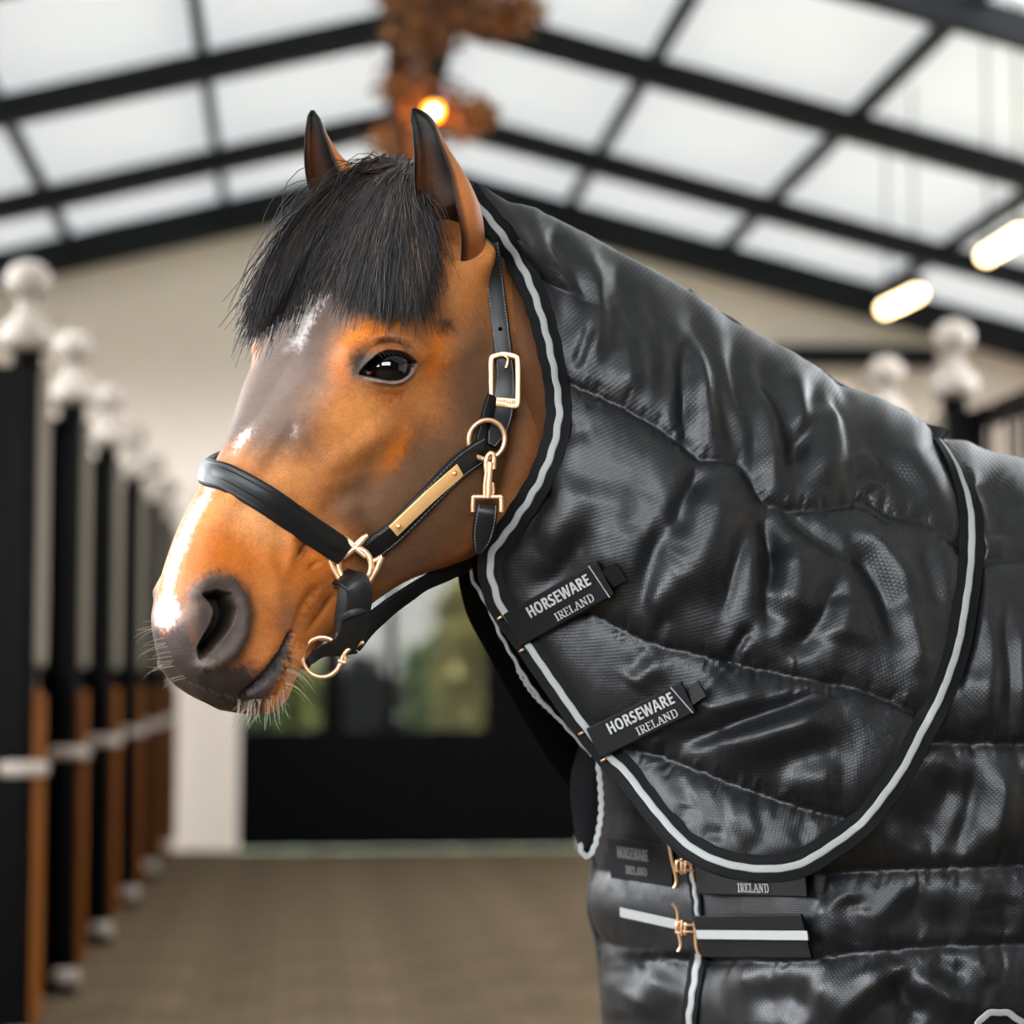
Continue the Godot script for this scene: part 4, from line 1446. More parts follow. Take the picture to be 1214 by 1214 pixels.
func cover_relief() -> Field:
	var f := Field.new(530, 190, 1180, 1060, 1.5)
	rng.seed = 41
	# the three quilting seams: a deep stitched valley, full on both sides
	var seams := [
		[664, 446, 687, 457, 706, 465, 734, 477, 761, 491, 785, 504, 810, 522, 835, 540, 874, 541, 894, 561, 907, 586, 935, 596, 963, 599, 1008, 593, 1036, 590, 1060, 603, 1090, 608, 1120, 621, 1144, 637],
		[690, 728, 720, 744, 744, 756, 772, 767, 817, 777, 856, 784, 912, 795, 968, 806, 1008, 812, 1042, 823, 1098, 846],
		[738, 886, 786, 900, 828, 915, 873, 931, 912, 945, 968, 960, 1012, 970]]
	# full edges rolled along the face and round the lower lobe
	var tape := tape_path()
	f.stroke(tape, 17, -9, false)
	# grooves and ridges: [amp, width, points...]
	for e in [
		[-8, 8, 648, 258, 678, 311, 696, 350, 704, 376], [-5, 5, 704, 378, 694, 404, 680, 440], [6, 12, 664, 272, 693, 316, 713, 362, 702, 408, 684, 446],
		[5, 16, 590, 247, 625, 290, 648, 345, 658, 390], [-4, 10, 612, 243, 642, 300, 666, 360, 674, 425],
		[-5, 8, 713, 330, 728, 378, 733, 420], [5, 10, 738, 366, 750, 422, 740, 476], [-6, 8, 728, 300, 752, 385, 764, 460],
		[4, 9, 757, 340, 775, 410, 773, 462], [-5, 8, 756, 325, 782, 412, 788, 478], [4, 9, 790, 360, 806, 420, 806, 500],
		[6, 12, 813, 385, 834, 435, 828, 485], [-6, 8, 806, 385, 815, 440, 816, 510], [-6, 8, 806, 405, 814, 491, 832, 538],
		[5, 11, 818, 405, 836, 462, 850, 520], [-7, 9, 815, 350, 844, 440, 872, 515, 884, 556], [-8, 8, 866, 386, 885, 464, 899, 515, 904, 585],
		[6, 11, 890, 450, 908, 520, 916, 575], [-8, 9, 890, 412, 927, 477, 947, 535, 941, 575], [7, 13, 930, 432, 948, 490, 952, 520], 
		[-6, 9, 968, 445, 961, 505, 938, 545], [8, 15, 978, 470, 986, 530, 975, 580], [-7, 8, 982, 450, 1010, 515, 1019, 580],
		[6, 12, 1025, 528, 1034, 560], [-5, 8, 1016, 500, 1057, 549, 1092, 590], [4, 12, 1060, 520, 1095, 560, 1112, 605],
		[-9, 11, 902, 585, 917, 650, 914, 705], [12, 24, 856, 560, 844, 620, 826, 668, 795, 702], [-9, 10, 838, 548, 811, 598, 803, 645],
		[-6, 8, 896, 604, 873, 660, 854, 740], [-6, 9, 792, 612, 768, 675, 760, 735], [6, 14, 824, 672, 785, 706, 766, 732],
		[-4, 9, 662, 514, 704, 508], [-6, 9, 918, 592, 968, 632, 1020, 668], [7, 13, 1010, 612, 1056, 661, 1098, 712],
		[-9, 10, 1004, 622, 1031, 668, 1054, 715, 1075, 780], [-8, 10, 904, 605, 918, 660, 911, 715, 916, 760], [9, 26, 936, 640, 938, 690, 928, 735],
		[-8, 11, 990, 675, 974, 735, 925, 780], [6, 20, 1008, 705, 995, 766], [6, 12, 1064, 708, 1086, 764, 1094, 805], [-6, 10, 1092, 628, 1108, 697, 1122, 735],
		[-6, 5, 894, 738, 868, 774, 848, 802], [-6, 5, 794, 726, 770, 757], [5, 10, 884, 750, 876, 780], [-6, 7, 856, 786, 836, 822, 830, 836],
		[-7, 9, 768, 770, 742, 804], [6, 11, 790, 782, 758, 800, 745, 815], [6, 12, 860, 800, 842, 826, 836, 846],
		[13, 22, 1000, 836, 912, 868, 834, 889], [-11, 9, 1000, 816, 912, 846, 828, 872, 786, 888], [6, 12, 905, 812, 860, 836, 834, 860],
		[-4, 16, 1010, 880, 940, 900, 900, 912], [6, 18, 1000, 930, 920, 922],
		[-5, 6, 814, 952, 806, 976], [6, 14, 845, 930, 815, 945], [-5, 6, 862, 990, 830, 986], [7, 18, 900, 962, 860, 972], [-4, 8, 965, 975, 940, 1000], [-4, 7, 905, 995, 880, 1012],
		[6, 18, 700, 560, 680, 610, 640, 660], [-5, 10, 700, 620, 660, 680, 620, 700], [5, 20, 740, 560, 735, 640, 715, 700], [-3, 14, 765, 560, 745, 640],
		[-5, 6, 655, 575, 640, 600, 622, 640], [4, 5, 646, 600, 625, 630]]:
		fold(f, e, 1.55)
	# stitched square where the tail strap is sewn on
	f.fill_shape(pts2([1022, 563, 1052, 570, 1050, 612, 1019, 590]), 2.5, 2)
	for e in [[1022, 563, 1050, 612], [1052, 570, 1019, 590], [1022, 563, 1052, 570, 1050, 612, 1019, 590, 1022, 563]]:
		f.stroke(pts2(e), 2.0, -3, false)
	var fine := FastNoiseLite.new()
	fine.frequency = 0.018
	fine.fractal_octaves = 3
	for j in f.h:
		for i in f.w:
			f.d[j * f.w + i] += 1.4 * fine.get_noise_2d(f.x0 + i * f.step, (f.y0 + j * f.step) * 0.6)
	f.blur(3)
	for s in seams:
		var line := smooth2(pts2(s), 60)
		f.stroke(line, 34, -7, false)
		f.stroke(line, 12, -4.5, false)
		f.stroke(line, 4.0, -2.5, false)
		var k := 1
		while k < 59:     # puckers where the thread draws the cloth in
			var p := line[k]
			var n := (line[k + 1] - line[k - 1]).orthogonal().normalized()
			for sgn in [-1.0, 1.0]:
				var l := rng.randf_range(8, 22)
				f.stroke(PackedVector2Array([p, p + n * sgn * l + Vector2(rng.randfn() * 3, rng.randfn() * 3)]), rng.randf_range(2.5, 4.5), rng.randf_range(-2.4, 1.8))
			k += 1 + int(rng.randf() * 2)
	f.blur(1)
	return f

func poly_at(p: PackedVector2Array, t: float) -> Vector2:
	var x := clampf(t, 0, 1) * (p.size() - 1)
	var i := mini(int(x), p.size() - 2)
	return p[i].lerp(p[i + 1], x - i)

func build_neck_cover() -> void:
	var nu := 330
	var nv := 300
	var face := smooth2(pts2([549, 221, 566, 251, 582, 276, 602, 309, 620, 346, 634, 389, 644, 433, 649, 462, 651, 486, 647, 513, 641, 532, 627, 565, 605, 601, 590, 622, 575, 644, 570, 660]), 200)
	var lower := smooth2(pts2([570, 660, 569, 676, 575, 703, 585, 728, 618, 777, 649, 822, 680, 866, 714, 907, 731, 922, 766, 968, 803, 1007, 840, 1029, 880, 1039]), 200)
	var crest := smooth2(pts2([549, 221, 549, 212, 570, 217, 589, 230, 604, 239, 620, 243, 639, 249, 663, 260, 688, 274, 723, 291, 750, 306, 777, 321, 814, 341, 851, 368, 885, 389, 936, 417, 970, 437, 991, 454, 1025, 466, 1059, 481, 1100, 507, 1112, 516]), 200)
	var backe := smooth2(pts2([1112, 516, 1122, 519, 1140, 543, 1152, 570, 1159, 596, 1162, 624, 1161, 667, 1155, 716, 1145, 771, 1125, 829, 1101, 876, 1080, 916, 1053, 953, 1028, 984, 993, 1010, 952, 1034, 916, 1040, 880, 1039]), 200)
	var relief := cover_relief()
	# how far out the head pushes the front edge
	var rim := PackedFloat32Array()
	for k in 60:
		var q := poly_at(face, k / 59.0)
		var z := -300.0
		for a in 5:
			for b in 5:
				var hz := zhead.sample(q.x + a * 7.0 - 6.0, q.y + b * 6.0 - 12.0)
				if hz > -130.0:
					z = maxf(z, hz + 8.0)
		rim.append(z)
	for k in 59:
		rim[58 - k] = maxf(rim[58 - k], rim[59 - k] - 30.0)
	for pass_ in 12:
		var e := rim.duplicate()
		for k in range(1, 59):
			e[k] = (rim[k - 1] + rim[k] * 2.0 + rim[k + 1]) / 4.0
		rim = e
	var base := PackedVector3Array()
	base.resize(nu * nv)
	var p00 := face[0]
	var p01 := face[199]
	var p10 := backe[0]
	var p11 := backe[199]
	zcover = Field.new(520, 180, 1200, 1080, 2.0, -999.0)
	for j in nv:
		var v := j / (nv - 1.0)
		v = v * v * 0.5 + v * 0.5      # closer rows at the crest
		for i in nu:
			var u := i / (nu - 1.0)
			var c: Vector2 = face_at(face, v) * (1 - u) + face_at(backe, v) * u
			var d: Vector2 = poly_at(crest, u) * (1 - v) + poly_at(lower, u) * v
			var b: Vector2 = (p00 * (1 - u) + p10 * u) * (1 - v) + (p01 * (1 - u) + p11 * u) * v
			var q := c + d - b
			var mid := -49.0 - (q.x - 548.0) * 0.32
			var prof := sqrt(maxf(0.0, 1.0 - pow(1.0 - minf(v / 0.62, 1.0), 2.0)))
			var near := lerpf(lerpf(56, 88, u), lerpf(74, 164, u), smoothstep(0, 1, v))
			near -= 62.0 * smoothstep(0.66, 1.0, v) * (1.0 - smoothstep(0.5, 0.95, u))
			near += 26.0 * sin(PI * u) * sin(PI * v)
			var z := lerpf(mid, near, prof)
			# clear of the head under the front edge
			if u < 0.3:
				z = lerpf(maxf(z, poly_z(rim, v)), z, smoothstep(0.0, 0.3, u))
			base[j * nu + i] = Vector3(q.x, q.y, z)
	var pos := PackedVector3Array()
	var dpos := PackedVector3Array()
	var uvs := PackedVector2Array()
	for j in nv:
		for i in nu:
			var k := j * nu + i
			var du := base[j * nu + mini(i + 1, nu - 1)] - base[j * nu + maxi(i - 1, 0)]
			var dv := base[mini(j + 1, nv - 1) * nu + i] - base[maxi(j - 1, 0) * nu + i]
			var n := du.cross(dv)
			n = n.normalized() if n.length_squared() > 1e-9 else Vector3(0, 0, 1)
			if n.z < 0: n = -n
			var p := base[k] + n * relief.sample(base[k].x, base[k].y) * 1.2 * smoothstep(0.0, 0.07, i / (nu - 1.0))
			pos.append(at(p.x, p.y, p.z))
			dpos.append(p)
			uvs.append(Vector2(i / (nu - 1.0) * 15.5, j / (nv - 1.0) * (0.5 + 0.5 * j / (nv - 1.0)) * 13.0))
	zcover.put_grid(dpos, nv, nu)
	zcover.close_gaps(-990.0, 2)
	cover_mask = Field.new(520, 180, 1200, 1080, 2.0)
	for k in zcover.d.size():
		cover_mask.d[k] = 1.0 if zcover.d[k] > -600.0 else 0.0
	cover_mask.blur(40)
	zcover.close_gaps(-990.0, 14)
	var t := thing("neck_cover", "black quilted neck cover with silver reflective edging, fastened under the throat by two straps", "horse rug")
	var m := Mesher.new()
	m.grid(pos, nv, nu, false, false, PackedColorArray(), uvs)
	# the far half, mirrored in the middle plane of the neck
	var fu := 70
	var fv := 60
	var far := PackedVector3Array()
	for j in fv:
		for i in fu:
			var b := base[int(j * (nv - 1.0) / (fv - 1)) * nu + int(i * (nu - 1.0) / (fu - 1))]
			var mid := -49.0 - (b.x - 548.0) * 0.32
			var l := maxf(b.z - mid, 0.0)
			far.append(at(b.x - 0.31 * l - 2.0, b.y + 2.0 + 6.0 * smoothstep(0, 20, l), mid - 0.85 * l))
	m.grid(far, fv, fu, false, true)
	var shell := obj("quilted_shell", m.mesh(), M.cloth, t)
	# near edge binding and stripe
	var tape := tape_path()
	edge_tape(tape, zcover, 31.0, "edge_binding", M.binding, t, 3.0, 0.5)
	edge_tape(tape, zcover, 8.6, "reflective_stripe", M.tape, t, 4.8, 0.8)
	# far edge: bound edge and lobe showing past the throat
	for e in [[[557, 672, 562, 690, 575, 712, 584, 730, 592, 750, 606, 775, 622, 802, 640, 828, 662, 852, 684, 876, 702, 896], 4.5, 26], [[612, 790, 620, 806, 634, 826, 655, 846, 676, 866], 3.0, 14], [[709, 902, 712, 930, 713, 958, 710, 985, 704, 1006, 696, 1016, 690, 1010, 687, 1000], 7.0, 26]]:
		var line := smooth2(pts2(e[0]), 70)
		var p := PackedVector3Array()
		var nn := PackedVector3Array()
		for k in line.size():
			var wob := sin(k * 1.05) * 0.9
			p.append(at(line[k].x + wob, line[k].y, -118.0 + (line[k].x - 560) * -0.12 + e[2]))
			nn.append(cam_b * Vector3(-0.3, 0, 1).normalized())
		m = Mesher.new()
		m.strap(p, nn, PackedFloat32Array([e[1] * U]), 3.0 * U)
		obj("far_edge_stripe", m.mesh(), M.tape, t)
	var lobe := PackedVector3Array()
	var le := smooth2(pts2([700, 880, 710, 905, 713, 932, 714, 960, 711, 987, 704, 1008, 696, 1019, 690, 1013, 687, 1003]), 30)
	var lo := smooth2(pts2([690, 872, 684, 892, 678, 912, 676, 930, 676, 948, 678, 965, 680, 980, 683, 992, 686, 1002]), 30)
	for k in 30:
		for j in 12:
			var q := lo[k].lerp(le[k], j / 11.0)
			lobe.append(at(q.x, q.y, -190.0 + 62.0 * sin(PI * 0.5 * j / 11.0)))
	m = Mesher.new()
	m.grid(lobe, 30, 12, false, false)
	obj("far_lobe", m.mesh(), M.shaded_cloth, t)
	# straps with woven lettering
	neck_strap(t, [596, 727, 620, 767, 731, 702, 706, 668], [708, 677, 731, 670, 744, 689, 722, 697])
	neck_strap(t, [691, 865, 718, 897, 829, 840, 804, 812], [808, 818, 830, 809, 839, 828, 818, 835])

func poly_z(p: PackedFloat32Array, t: float) -> float:
	var x := clampf(t, 0, 1) * (p.size() - 1)
	var i := mini(int(x), p.size() - 2)
	return lerpf(p[i], p[i + 1], x - i)

func face_at(p: PackedVector2Array, v: float) -> Vector2:
	return poly_at(p, v)

func field_normal(f: Field, x: float, y: float, r := 7.0) -> Vector3:
	var gx := (f.sample(x + r, y) - f.sample(x - r, y)) / (2 * r)
	var gy := (f.sample(x, y + r) - f.sample(x, y - r)) / (2 * r)
	return cam_b * Vector3(-clampf(gx, -2, 2), clampf(gy, -2, 2), 1).normalized()

func field_mean(f: Field, x: float, y: float, r: float) -> float:
	var s := 0.0
	var n := 0
	for a in [-1.0, -0.5, 0.0, 0.5, 1.0]:
		for b in [-1.0, -0.5, 0.0, 0.5, 1.0]:
			var z := f.sample(x + a * r, y + b * r)
			if z > -600:
				s += z; n += 1
	return s / n if n else -200.0

func edge_tape(line: PackedVector2Array, f: Field, width: float, called: String, m: Material, parent: Node, lift: float, wob: float) -> void:
	var p := PackedVector3Array()
	var nn := PackedVector3Array()
	var zs := PackedFloat32Array()
	for k in line.size():
		zs.append(field_mean(f, line[k].x, line[k].y, 7.0))
	for pass_ in 6:
		var e := zs.duplicate()
		for k in range(1, zs.size() - 1):
			e[k] = (zs[k - 1] + zs[k] * 2 + zs[k + 1]) / 4
		zs = e
	for k in line.size():
		var tn := (line[mini(k + 1, line.size() - 1)] - line[maxi(k - 1, 0)]).orthogonal().normalized()
		var q := line[k] + tn * wob * sin(k * 0.9) * (1.0 if k < 130 else 0.3)
		p.append(at(q.x, q.y, zs[k] + lift))
		var r := 14.0
		var gx := clampf((field_mean(f, q.x + r, q.y, 5) - field_mean(f, q.x - r, q.y, 5)) / (2 * r), -0.8, 0.8)
		var gy := clampf((field_mean(f, q.x, q.y + r, 5) - field_mean(f, q.x, q.y - r, 5)) / (2 * r), -0.8, 0.8)
		nn.append(cam_b * Vector3(-gx, gy, 1).normalized())
	for pass_ in 5:
		var e := nn.duplicate()
		for k in range(1, nn.size() - 1):
			e[k] = (nn[k - 1] + nn[k] + nn[k + 1]).normalized()
		nn = e
	var s := Mesher.new()
	s.strap(p, nn, PackedFloat32Array([width * U]), 3.5 * U, 0.35)
	obj(called, s.mesh(), m, parent)

func panel_at(f: Field, c: Array, lift: float) -> Array:     # four corners of a stiff patch laid on the cloth
	var out := []
	var zz := 0.0
	for k in 4:
		zz = maxf(zz, field_mean(f, (c[0] + c[2] + c[4] + c[6]) / 4.0, (c[1] + c[3] + c[5] + c[7]) / 4.0, 10.0))
	for k in 4:
		var z := maxf(field_mean(f, c[k * 2], c[k * 2 + 1], 6.0), -300.0)
		out.append(at(c[k * 2], c[k * 2 + 1], z + lift))
	# corners brought into one plane
	var x: Vector3 = ((out[3] - out[0]) + (out[2] - out[1])) / 4.0
	var y: Vector3 = ((out[0] - out[1]) + (out[3] - out[2])) / 4.0
	var o: Vector3 = (out[0] + out[1] + out[2] + out[3]) / 4.0
	return [o - x + y, o - x - y, o + x - y, o + x + y]

func neck_strap(t: Node, c: Array, tab: Array) -> void:
	# corners: left top, left bottom, right bottom, right top
	var p := panel_at(zcover, c, 9.0)
	slab("strap", p, 5.0 * U, M.strap, t)
	slab("strap_tab", panel_at(zcover, tab, 6.0), 4.0 * U, M.strap, t)
	var lt: Vector3 = p[0]
	var lb: Vector3 = p[1]
	var rb: Vector3 = p[2]
	var rt: Vector3 = p[3]
	var x := (rt - lt).normalized()
	var y := (lt - lb)
	y = (y - x * y.dot(x)).normalized()
	var zn := x.cross(y)
	letters("HORSEWARE", true, 13.5, 94.0, lt.lerp(rt, 0.55).lerp(lb.lerp(rb, 0.55), 0.31) + zn * 3.2 * U, Basis(x, y, zn), t)
	letters("IRELAND", false, 9.5, 58.0, lt.lerp(rt, 0.62).lerp(lb.lerp(rb, 0.62), 0.78) + zn * 3.2 * U, Basis(x, y, zn), t)
	# end line of stitching and the brassy loop over the edge
	var m := Mesher.new()
	m.strap(PackedVector3Array([rt.lerp(lt, 0.06) + zn * 3 * U, rb.lerp(lb, 0.06) + zn * 3 * U]), PackedVector3Array([zn, zn]), PackedFloat32Array([1.4 * U]), 1.2 * U)
	obj("stitching", m.mesh(), M.stitch, t)
	m = Mesher.new()
	var dl := (lb - lt)
	var off := -x * 9.0 * U - zn * 10.0 * U
	m.strap(PackedVector3Array([lt + off * 1.6 + dl * 0.02, lt + off * 1.5 + dl * 0.5, lb + off * 1.6 - dl * 0.02]), PackedVector3Array([zn - x, zn - x, zn - x]), PackedFloat32Array([20.0 * U]), 4.0 * U)
	obj("loop", m.mesh(), M.strap, t)
	for q in [lt + dl * 0.04, lb + dl * 0.1]:
		m = Mesher.new()
		m.tube(smooth3(PackedVector3Array([q - x * 16 * U - zn * 14 * U, q - x * 10 * U - zn * 2 * U, q + zn * 4 * U]), 8), PackedFloat32Array([1.5 * U]), 8)
		obj("wire_keeper", m.mesh(), M.brass, t)

func slab(called: String, c: Array, thick: float, m: Material, parent: Node) -> void:
	var s := Mesher.new()
	var steps := 8
	var p := PackedVector3Array()
	var nn := PackedVector3Array()
	var w := PackedFloat32Array()
	for k in steps:
		var u := k / (steps - 1.0)
		var a: Vector3 = c[0].lerp(c[3], u)
		var b: Vector3 = c[1].lerp(c[2], u)
		p.append((a + b) / 2)
		w.append(a.distance_to(b))
		nn.append((c[3] - c[0]).cross(c[0] - c[1]).normalized())
	s.strap(p, nn, w, thick)
	obj(called, s.mesh(), m, parent)

func letters(text: String, bold: bool, high: float, wide: float, where: Vector3, b: Basis, parent: Node, mat_: Material = null) -> MeshInstance3D:
	var tm := TextMesh.new()
	var font := SystemFont.new()
	font.font_names = PackedStringArray(["Droid Sans" if bold else "Droid Serif"])
	font.font_weight = 700 if bold else 400
	tm.font = font
	tm.text = text
	tm.font_size = 32
	tm.pixel_size = 0.001
	tm.depth = 0.001
	tm.curve_step = 2.0
	var box := tm.get_aabb().size
	var o := obj("lettering", tm, mat_ if mat_ else M.print, parent)
	o.transform = Transform3D(Basis(b.x * (wide * U / box.x), b.y * (high * U / box.y), b.z), where)
	return o

func rug_relief() -> Field:
	var f := Field.new(640, 480, 1330, 1330, 1.5)
	rng.seed = 61
	for e in [
		[-8, 12, 1150, 560, 1180, 610, 1200, 640], [6, 14, 1135, 545, 1160, 590, 1190, 640], [5, 16, 1190, 560, 1214, 600], [-6, 8, 1164, 560, 1185, 590, 1215, 640],
		[7, 14, 1168, 690, 1178, 760, 1186, 860], [-7, 8, 1186, 700, 1196, 800, 1194, 874], [5, 12, 1150, 790, 1165, 830, 1172, 872], [5, 10, 1206, 720, 1210, 860],
		[5, 9, 1178, 890, 1186, 950, 1162, 1020], [-9, 22, 1140, 910, 1110, 960, 1080, 1010], [-5, 8, 1160, 900, 1150, 960, 1130, 1018], [5, 10, 1200, 900, 1196, 960, 1180, 1020],
		[6, 14, 970, 1065, 985, 1090, 975, 1125], [-8, 12, 1000, 1060, 1010, 1095, 1008, 1124], [7, 12, 1020, 1070, 1015, 1120], [-8, 20, 1060, 1060, 1100, 1090, 1150, 1100], [4, 8, 1160, 1040, 1165, 1080], [-6, 14, 1190, 1060, 1185, 1110],
		[6, 10, 1035, 1136, 1050, 1190], [-8, 12, 1055, 1150, 1075, 1190, 1100, 1214], [5, 7, 1070, 1135, 1055, 1170], [7, 10, 1080, 1150, 1120, 1180, 1160, 1200], [-6, 10, 1100, 1140, 1150, 1160],
		[8, 20, 960, 1160, 1000, 1190, 1020, 1214], [-8, 16, 880, 1190, 930, 1184, 960, 1214], [6, 16, 850, 1160, 900, 1160], [5, 7, 1160, 1130, 1172, 1170], [6, 14, 1020, 1145, 1040, 1180],
		[6, 16, 790, 1150, 770, 1180, 750, 1200], [-5, 10, 760, 1140, 740, 1180], [5, 18, 720, 1150, 722, 1214]]:
		fold(f, e, 1.55)
	var fine := FastNoiseLite.new()
	fine.frequency = 0.016
	fine.fractal_octaves = 3
	fine.seed = 9
	for j in f.h:
		for i in f.w:
			f.d[j * f.w + i] += 2.0 * fine.get_noise_2d((f.x0 + i * f.step) * 1.3, (f.y0 + j * f.step) * 0.6)
	f.blur(3)
	for s in [[1090, 881, 1130, 881, 1170, 882, 1220, 883, 1320, 884], [880, 1044, 955, 1038, 1000, 1034, 1060, 1031, 1130, 1029, 1214, 1026, 1320, 1020], [832, 1138, 900, 1139, 970, 1135, 1030, 1128, 1110, 1123, 1214, 1119, 1320, 1110], [700, 1116, 730, 1122, 765, 1126, 800, 1132, 826, 1138], [1150, 655, 1214, 656, 1320, 660], [700, 1030, 760, 1042, 820, 1050], [826, 1250, 1000, 1245, 1320, 1236]]:
		var line := smooth2(pts2(s), 60)
		f.stroke(line, 32, -7, false)
		f.stroke(line, 11, -4.5, false)
		f.stroke(line, 4.0, -2.5, false)
		var k := 1
		while k < 59:
			var p := line[k]
			for sgn in [-1.0, 1.0]:
				f.stroke(PackedVector2Array([p, p + Vector2(rng.randfn() * 4, sgn * rng.randf_range(10, 34))]), rng.randf_range(2.5, 6), rng.randf_range(-3.0, 2.2))
			k += 1 + int(rng.randf() * 3)
	f.blur(1)
	# the cloth lies flatter under the chest straps
	for j in f.h:
		for i in f.w:
			var x := f.x0 + i * f.step
			var y := f.y0 + j * f.step
			var k := smoothstep(715.0, 745.0, x) * smoothstep(975.0, 955.0, x) * smoothstep(985.0, 1005.0, y) * smoothstep(1142.0, 1128.0, y)
			f.d[j * f.w + i] = lerpf(f.d[j * f.w + i], -2.0, k * 0.8)
	return f

func build_rug() -> void:
	var relief := rug_relief()
	# the chest and near side in plan: x against depth
	var plan := pts2([1500, -790, 1250, -700, 1000, -610, 860, -560, 770, -500, 724, -430, 706, -360, 707, -300, 718, -250, 742, -205, 775, -170, 815, -138, 852, -92, 888, -30, 930, 30, 985, 74, 1060, 98, 1150, 98, 1260, 80, 1400, 40, 1560, -20, 1800, -110])
	var dense := PackedVector2Array()
	var last := Vector2(-1e4, 0)
	for q in smooth2(plan, 3000):
		var gap := 1.8 if q.x < 1260 and q.y > -420 else 16.0
		if q.distance_to(last) >= gap:
			dense.append(q)
			last = q
	var first_near := 0
	while dense[first_near].y < -300:
		first_near += 1
	var topx := pts2([560, 900, 700, 800, 822, 660, 900, 590, 1000, 545, 1116, 520, 1150, 526, 1180, 537, 1214, 544, 1280, 552, 1500, 560, 1800, 560])
	var rows := 300
	var base := PackedVector3Array()
	for j in rows:
		var v := j / (rows - 1.0)
		v = v * (0.35 + 0.65 * v) 
		for q in dense:
			var mid := -49.0 - (q.x - 548.0) * 0.32
			var top := 520.0
			for k in topx.size() - 1:
				if q.x >= topx[k].x and q.x <= topx[k + 1].x:
					top = lerpf(topx[k].y, topx[k + 1].y, (q.x - topx[k].x) / (topx[k + 1].x - topx[k].x))
			var y := lerpf(top, 1330.0, v)
			var prof := sqrt(maxf(0.0, 1.0 - pow(1.0 - minf((y - top) / 330.0, 1.0), 2.0)))
			var z := lerpf(mid, q.y, prof)
			var x := q.x
			if q.x < 860:       # the chest line leans as it goes down
				var k := 1.0 - smoothstep(760.0, 860.0, q.x)
				x += k * (lerpf(-6.0, 9.0, clampf((y - 1000.0) / 214.0, -1, 1)))
				x -= k * 9.0 * exp(-pow((y - 1075) / 36.0, 2)) 
			base.append(Vector3(x, y, z))
	var nc := dense.size()
	var along := PackedFloat32Array([0.0])
	for i in range(1, nc):
		along.append(along[i - 1] + dense[i].distance_to(dense[i - 1]))
	var pos := PackedVector3Array()
	var dpos := PackedVector3Array()
	var uvs := PackedVector2Array()
	zrug = Field.new(640, 480, 1330, 1330, 2.0, -999.0)
	for j in rows:
		for i in nc:
			var k := j * nc + i
			var du := base[j * nc + mini(i + 1, nc - 1)] - base[j * nc + maxi(i - 1, 0)]
			var dv := base[mini(j + 1, rows - 1) * nc + i] - base[maxi(j - 1, 0) * nc + i]
			var n := du.cross(dv)
			n = n.normalized() if n.length_squared() > 1e-9 else Vector3(0, 0, 1)
			var e := 0.0
			if i > first_near:
				e = relief.sample(base[k].x, base[k].y) * 1.15 * lerpf(0.35, 1.0, smoothstep(0.0, 70.0, float(i - first_near)))
			var p := base[k] + n * e
			# stay under the neck cover
			var cz := zcover.sample(p.x, p.y)
			if cz > -600.0 and i > first_near and p.x > zcover.x0 + 8 and p.x < 1190 and p.y < 1070:
				p.z -= maxf(0.0, p.z - cz + 8.0) * smoothstep(0.02, 0.4, cover_mask.sample(p.x, p.y))
			pos.append(at(p.x, p.y, p.z))
			dpos.append(p)
			uvs.append(Vector2(float(along[i]) / 43.0, base[k].y / 45.0))
	zrug.put_grid(dpos, rows, nc)
	zrug.close_gaps(-990.0, 4)
	var t := thing("stable_rug", "black quilted stable rug on the horse's body, buckled at the chest under the neck cover", "horse rug")
	var m := Mesher.new()
	m.grid(pos, rows, nc, false, false, PackedColorArray(), uvs)
	obj("quilted_shell", m.mesh(), M.cloth, t)
	# front opening edge
	for e in [[[810, 1008, 818, 1026, 822, 1046, 825, 1064, 827, 1086], 6.0], [[828, 1132, 825, 1152, 821, 1178, 818, 1200, 815, 1240], 9.0]]:
		var line := smooth2(pts2(e[0]), 30)
		edge_tape(line, zrug, e[1] * 2.6, "front_binding", M.binding, t, 5.0, 0.3)
		edge_tape(line, zrug, e[1], "front_stripe", M.tape, t, 7.0, 0.8)
	# chest straps on the near side
	var p := panel_at(zrug, [826, 1006, 826, 1061, 956, 1062, 955, 1008], 14.0)
	slab("chest_strap", p, 4.0 * U, M.strap, t)
	var x: Vector3 = (p[3] - p[0]).normalized()
	var y: Vector3 = p[0] - p[1]
	y = (y - x * y.dot(x)).normalized()
	var zn := x.cross(y)
	letters("IRELAND", false, 10.5, 60.0, (p[0] as Vector3).lerp(p[3], 0.55).lerp((p[1] as Vector3).lerp(p[2], 0.55), 0.84) + zn * 2.6 * U, Basis(x, y, zn), t)
	var q := panel_at(zrug, [827, 1086, 829, 1134, 957, 1133, 956, 1086], 17.0)
	slab("chest_strap", q, 4.0 * U, M.strap, t)
	q = panel_at(zrug, [826, 1102.5, 826.5, 1113.5, 958, 1114.5, 958, 1104], 20.0)
	slab("strap_stripe", q, 2.0 * U, M.tape, t)
	# straps on the far side of the chest
	q = panel_at(zrug, [722, 992, 724, 1040, 798, 1052, 794, 1000], 10.0)
	slab("chest_strap", q, 3.0 * U, M.strap, t)
	x = (q[3] - q[0]).normalized()
	y = q[0] - q[1]
	y = (y - x * y.dot(x)).normalized()
	zn = x.cross(y)
	var dim := mat(96, 94, 92, 0.8)  # shaded copy of the print colour for the far strap
	letters("HORSEWARE", true, 15.0, 52.0, (q[0] as Vector3).lerp(q[3], 0.4).lerp((q[1] as Vector3).lerp(q[2], 0.4), 0.34) + zn * 2.6 * U, Basis(x, y, zn), t, dim)
	letters("IRELAND", false, 10.0, 36.0, (q[0] as Vector3).lerp(q[3], 0.45).lerp((q[1] as Vector3).lerp(q[2], 0.45), 0.74) + zn * 2.6 * U, Basis(x, y, zn), t, dim)
	q = panel_at(zrug, [735, 1076, 736, 1087, 802, 1102, 802, 1090], 11.0)
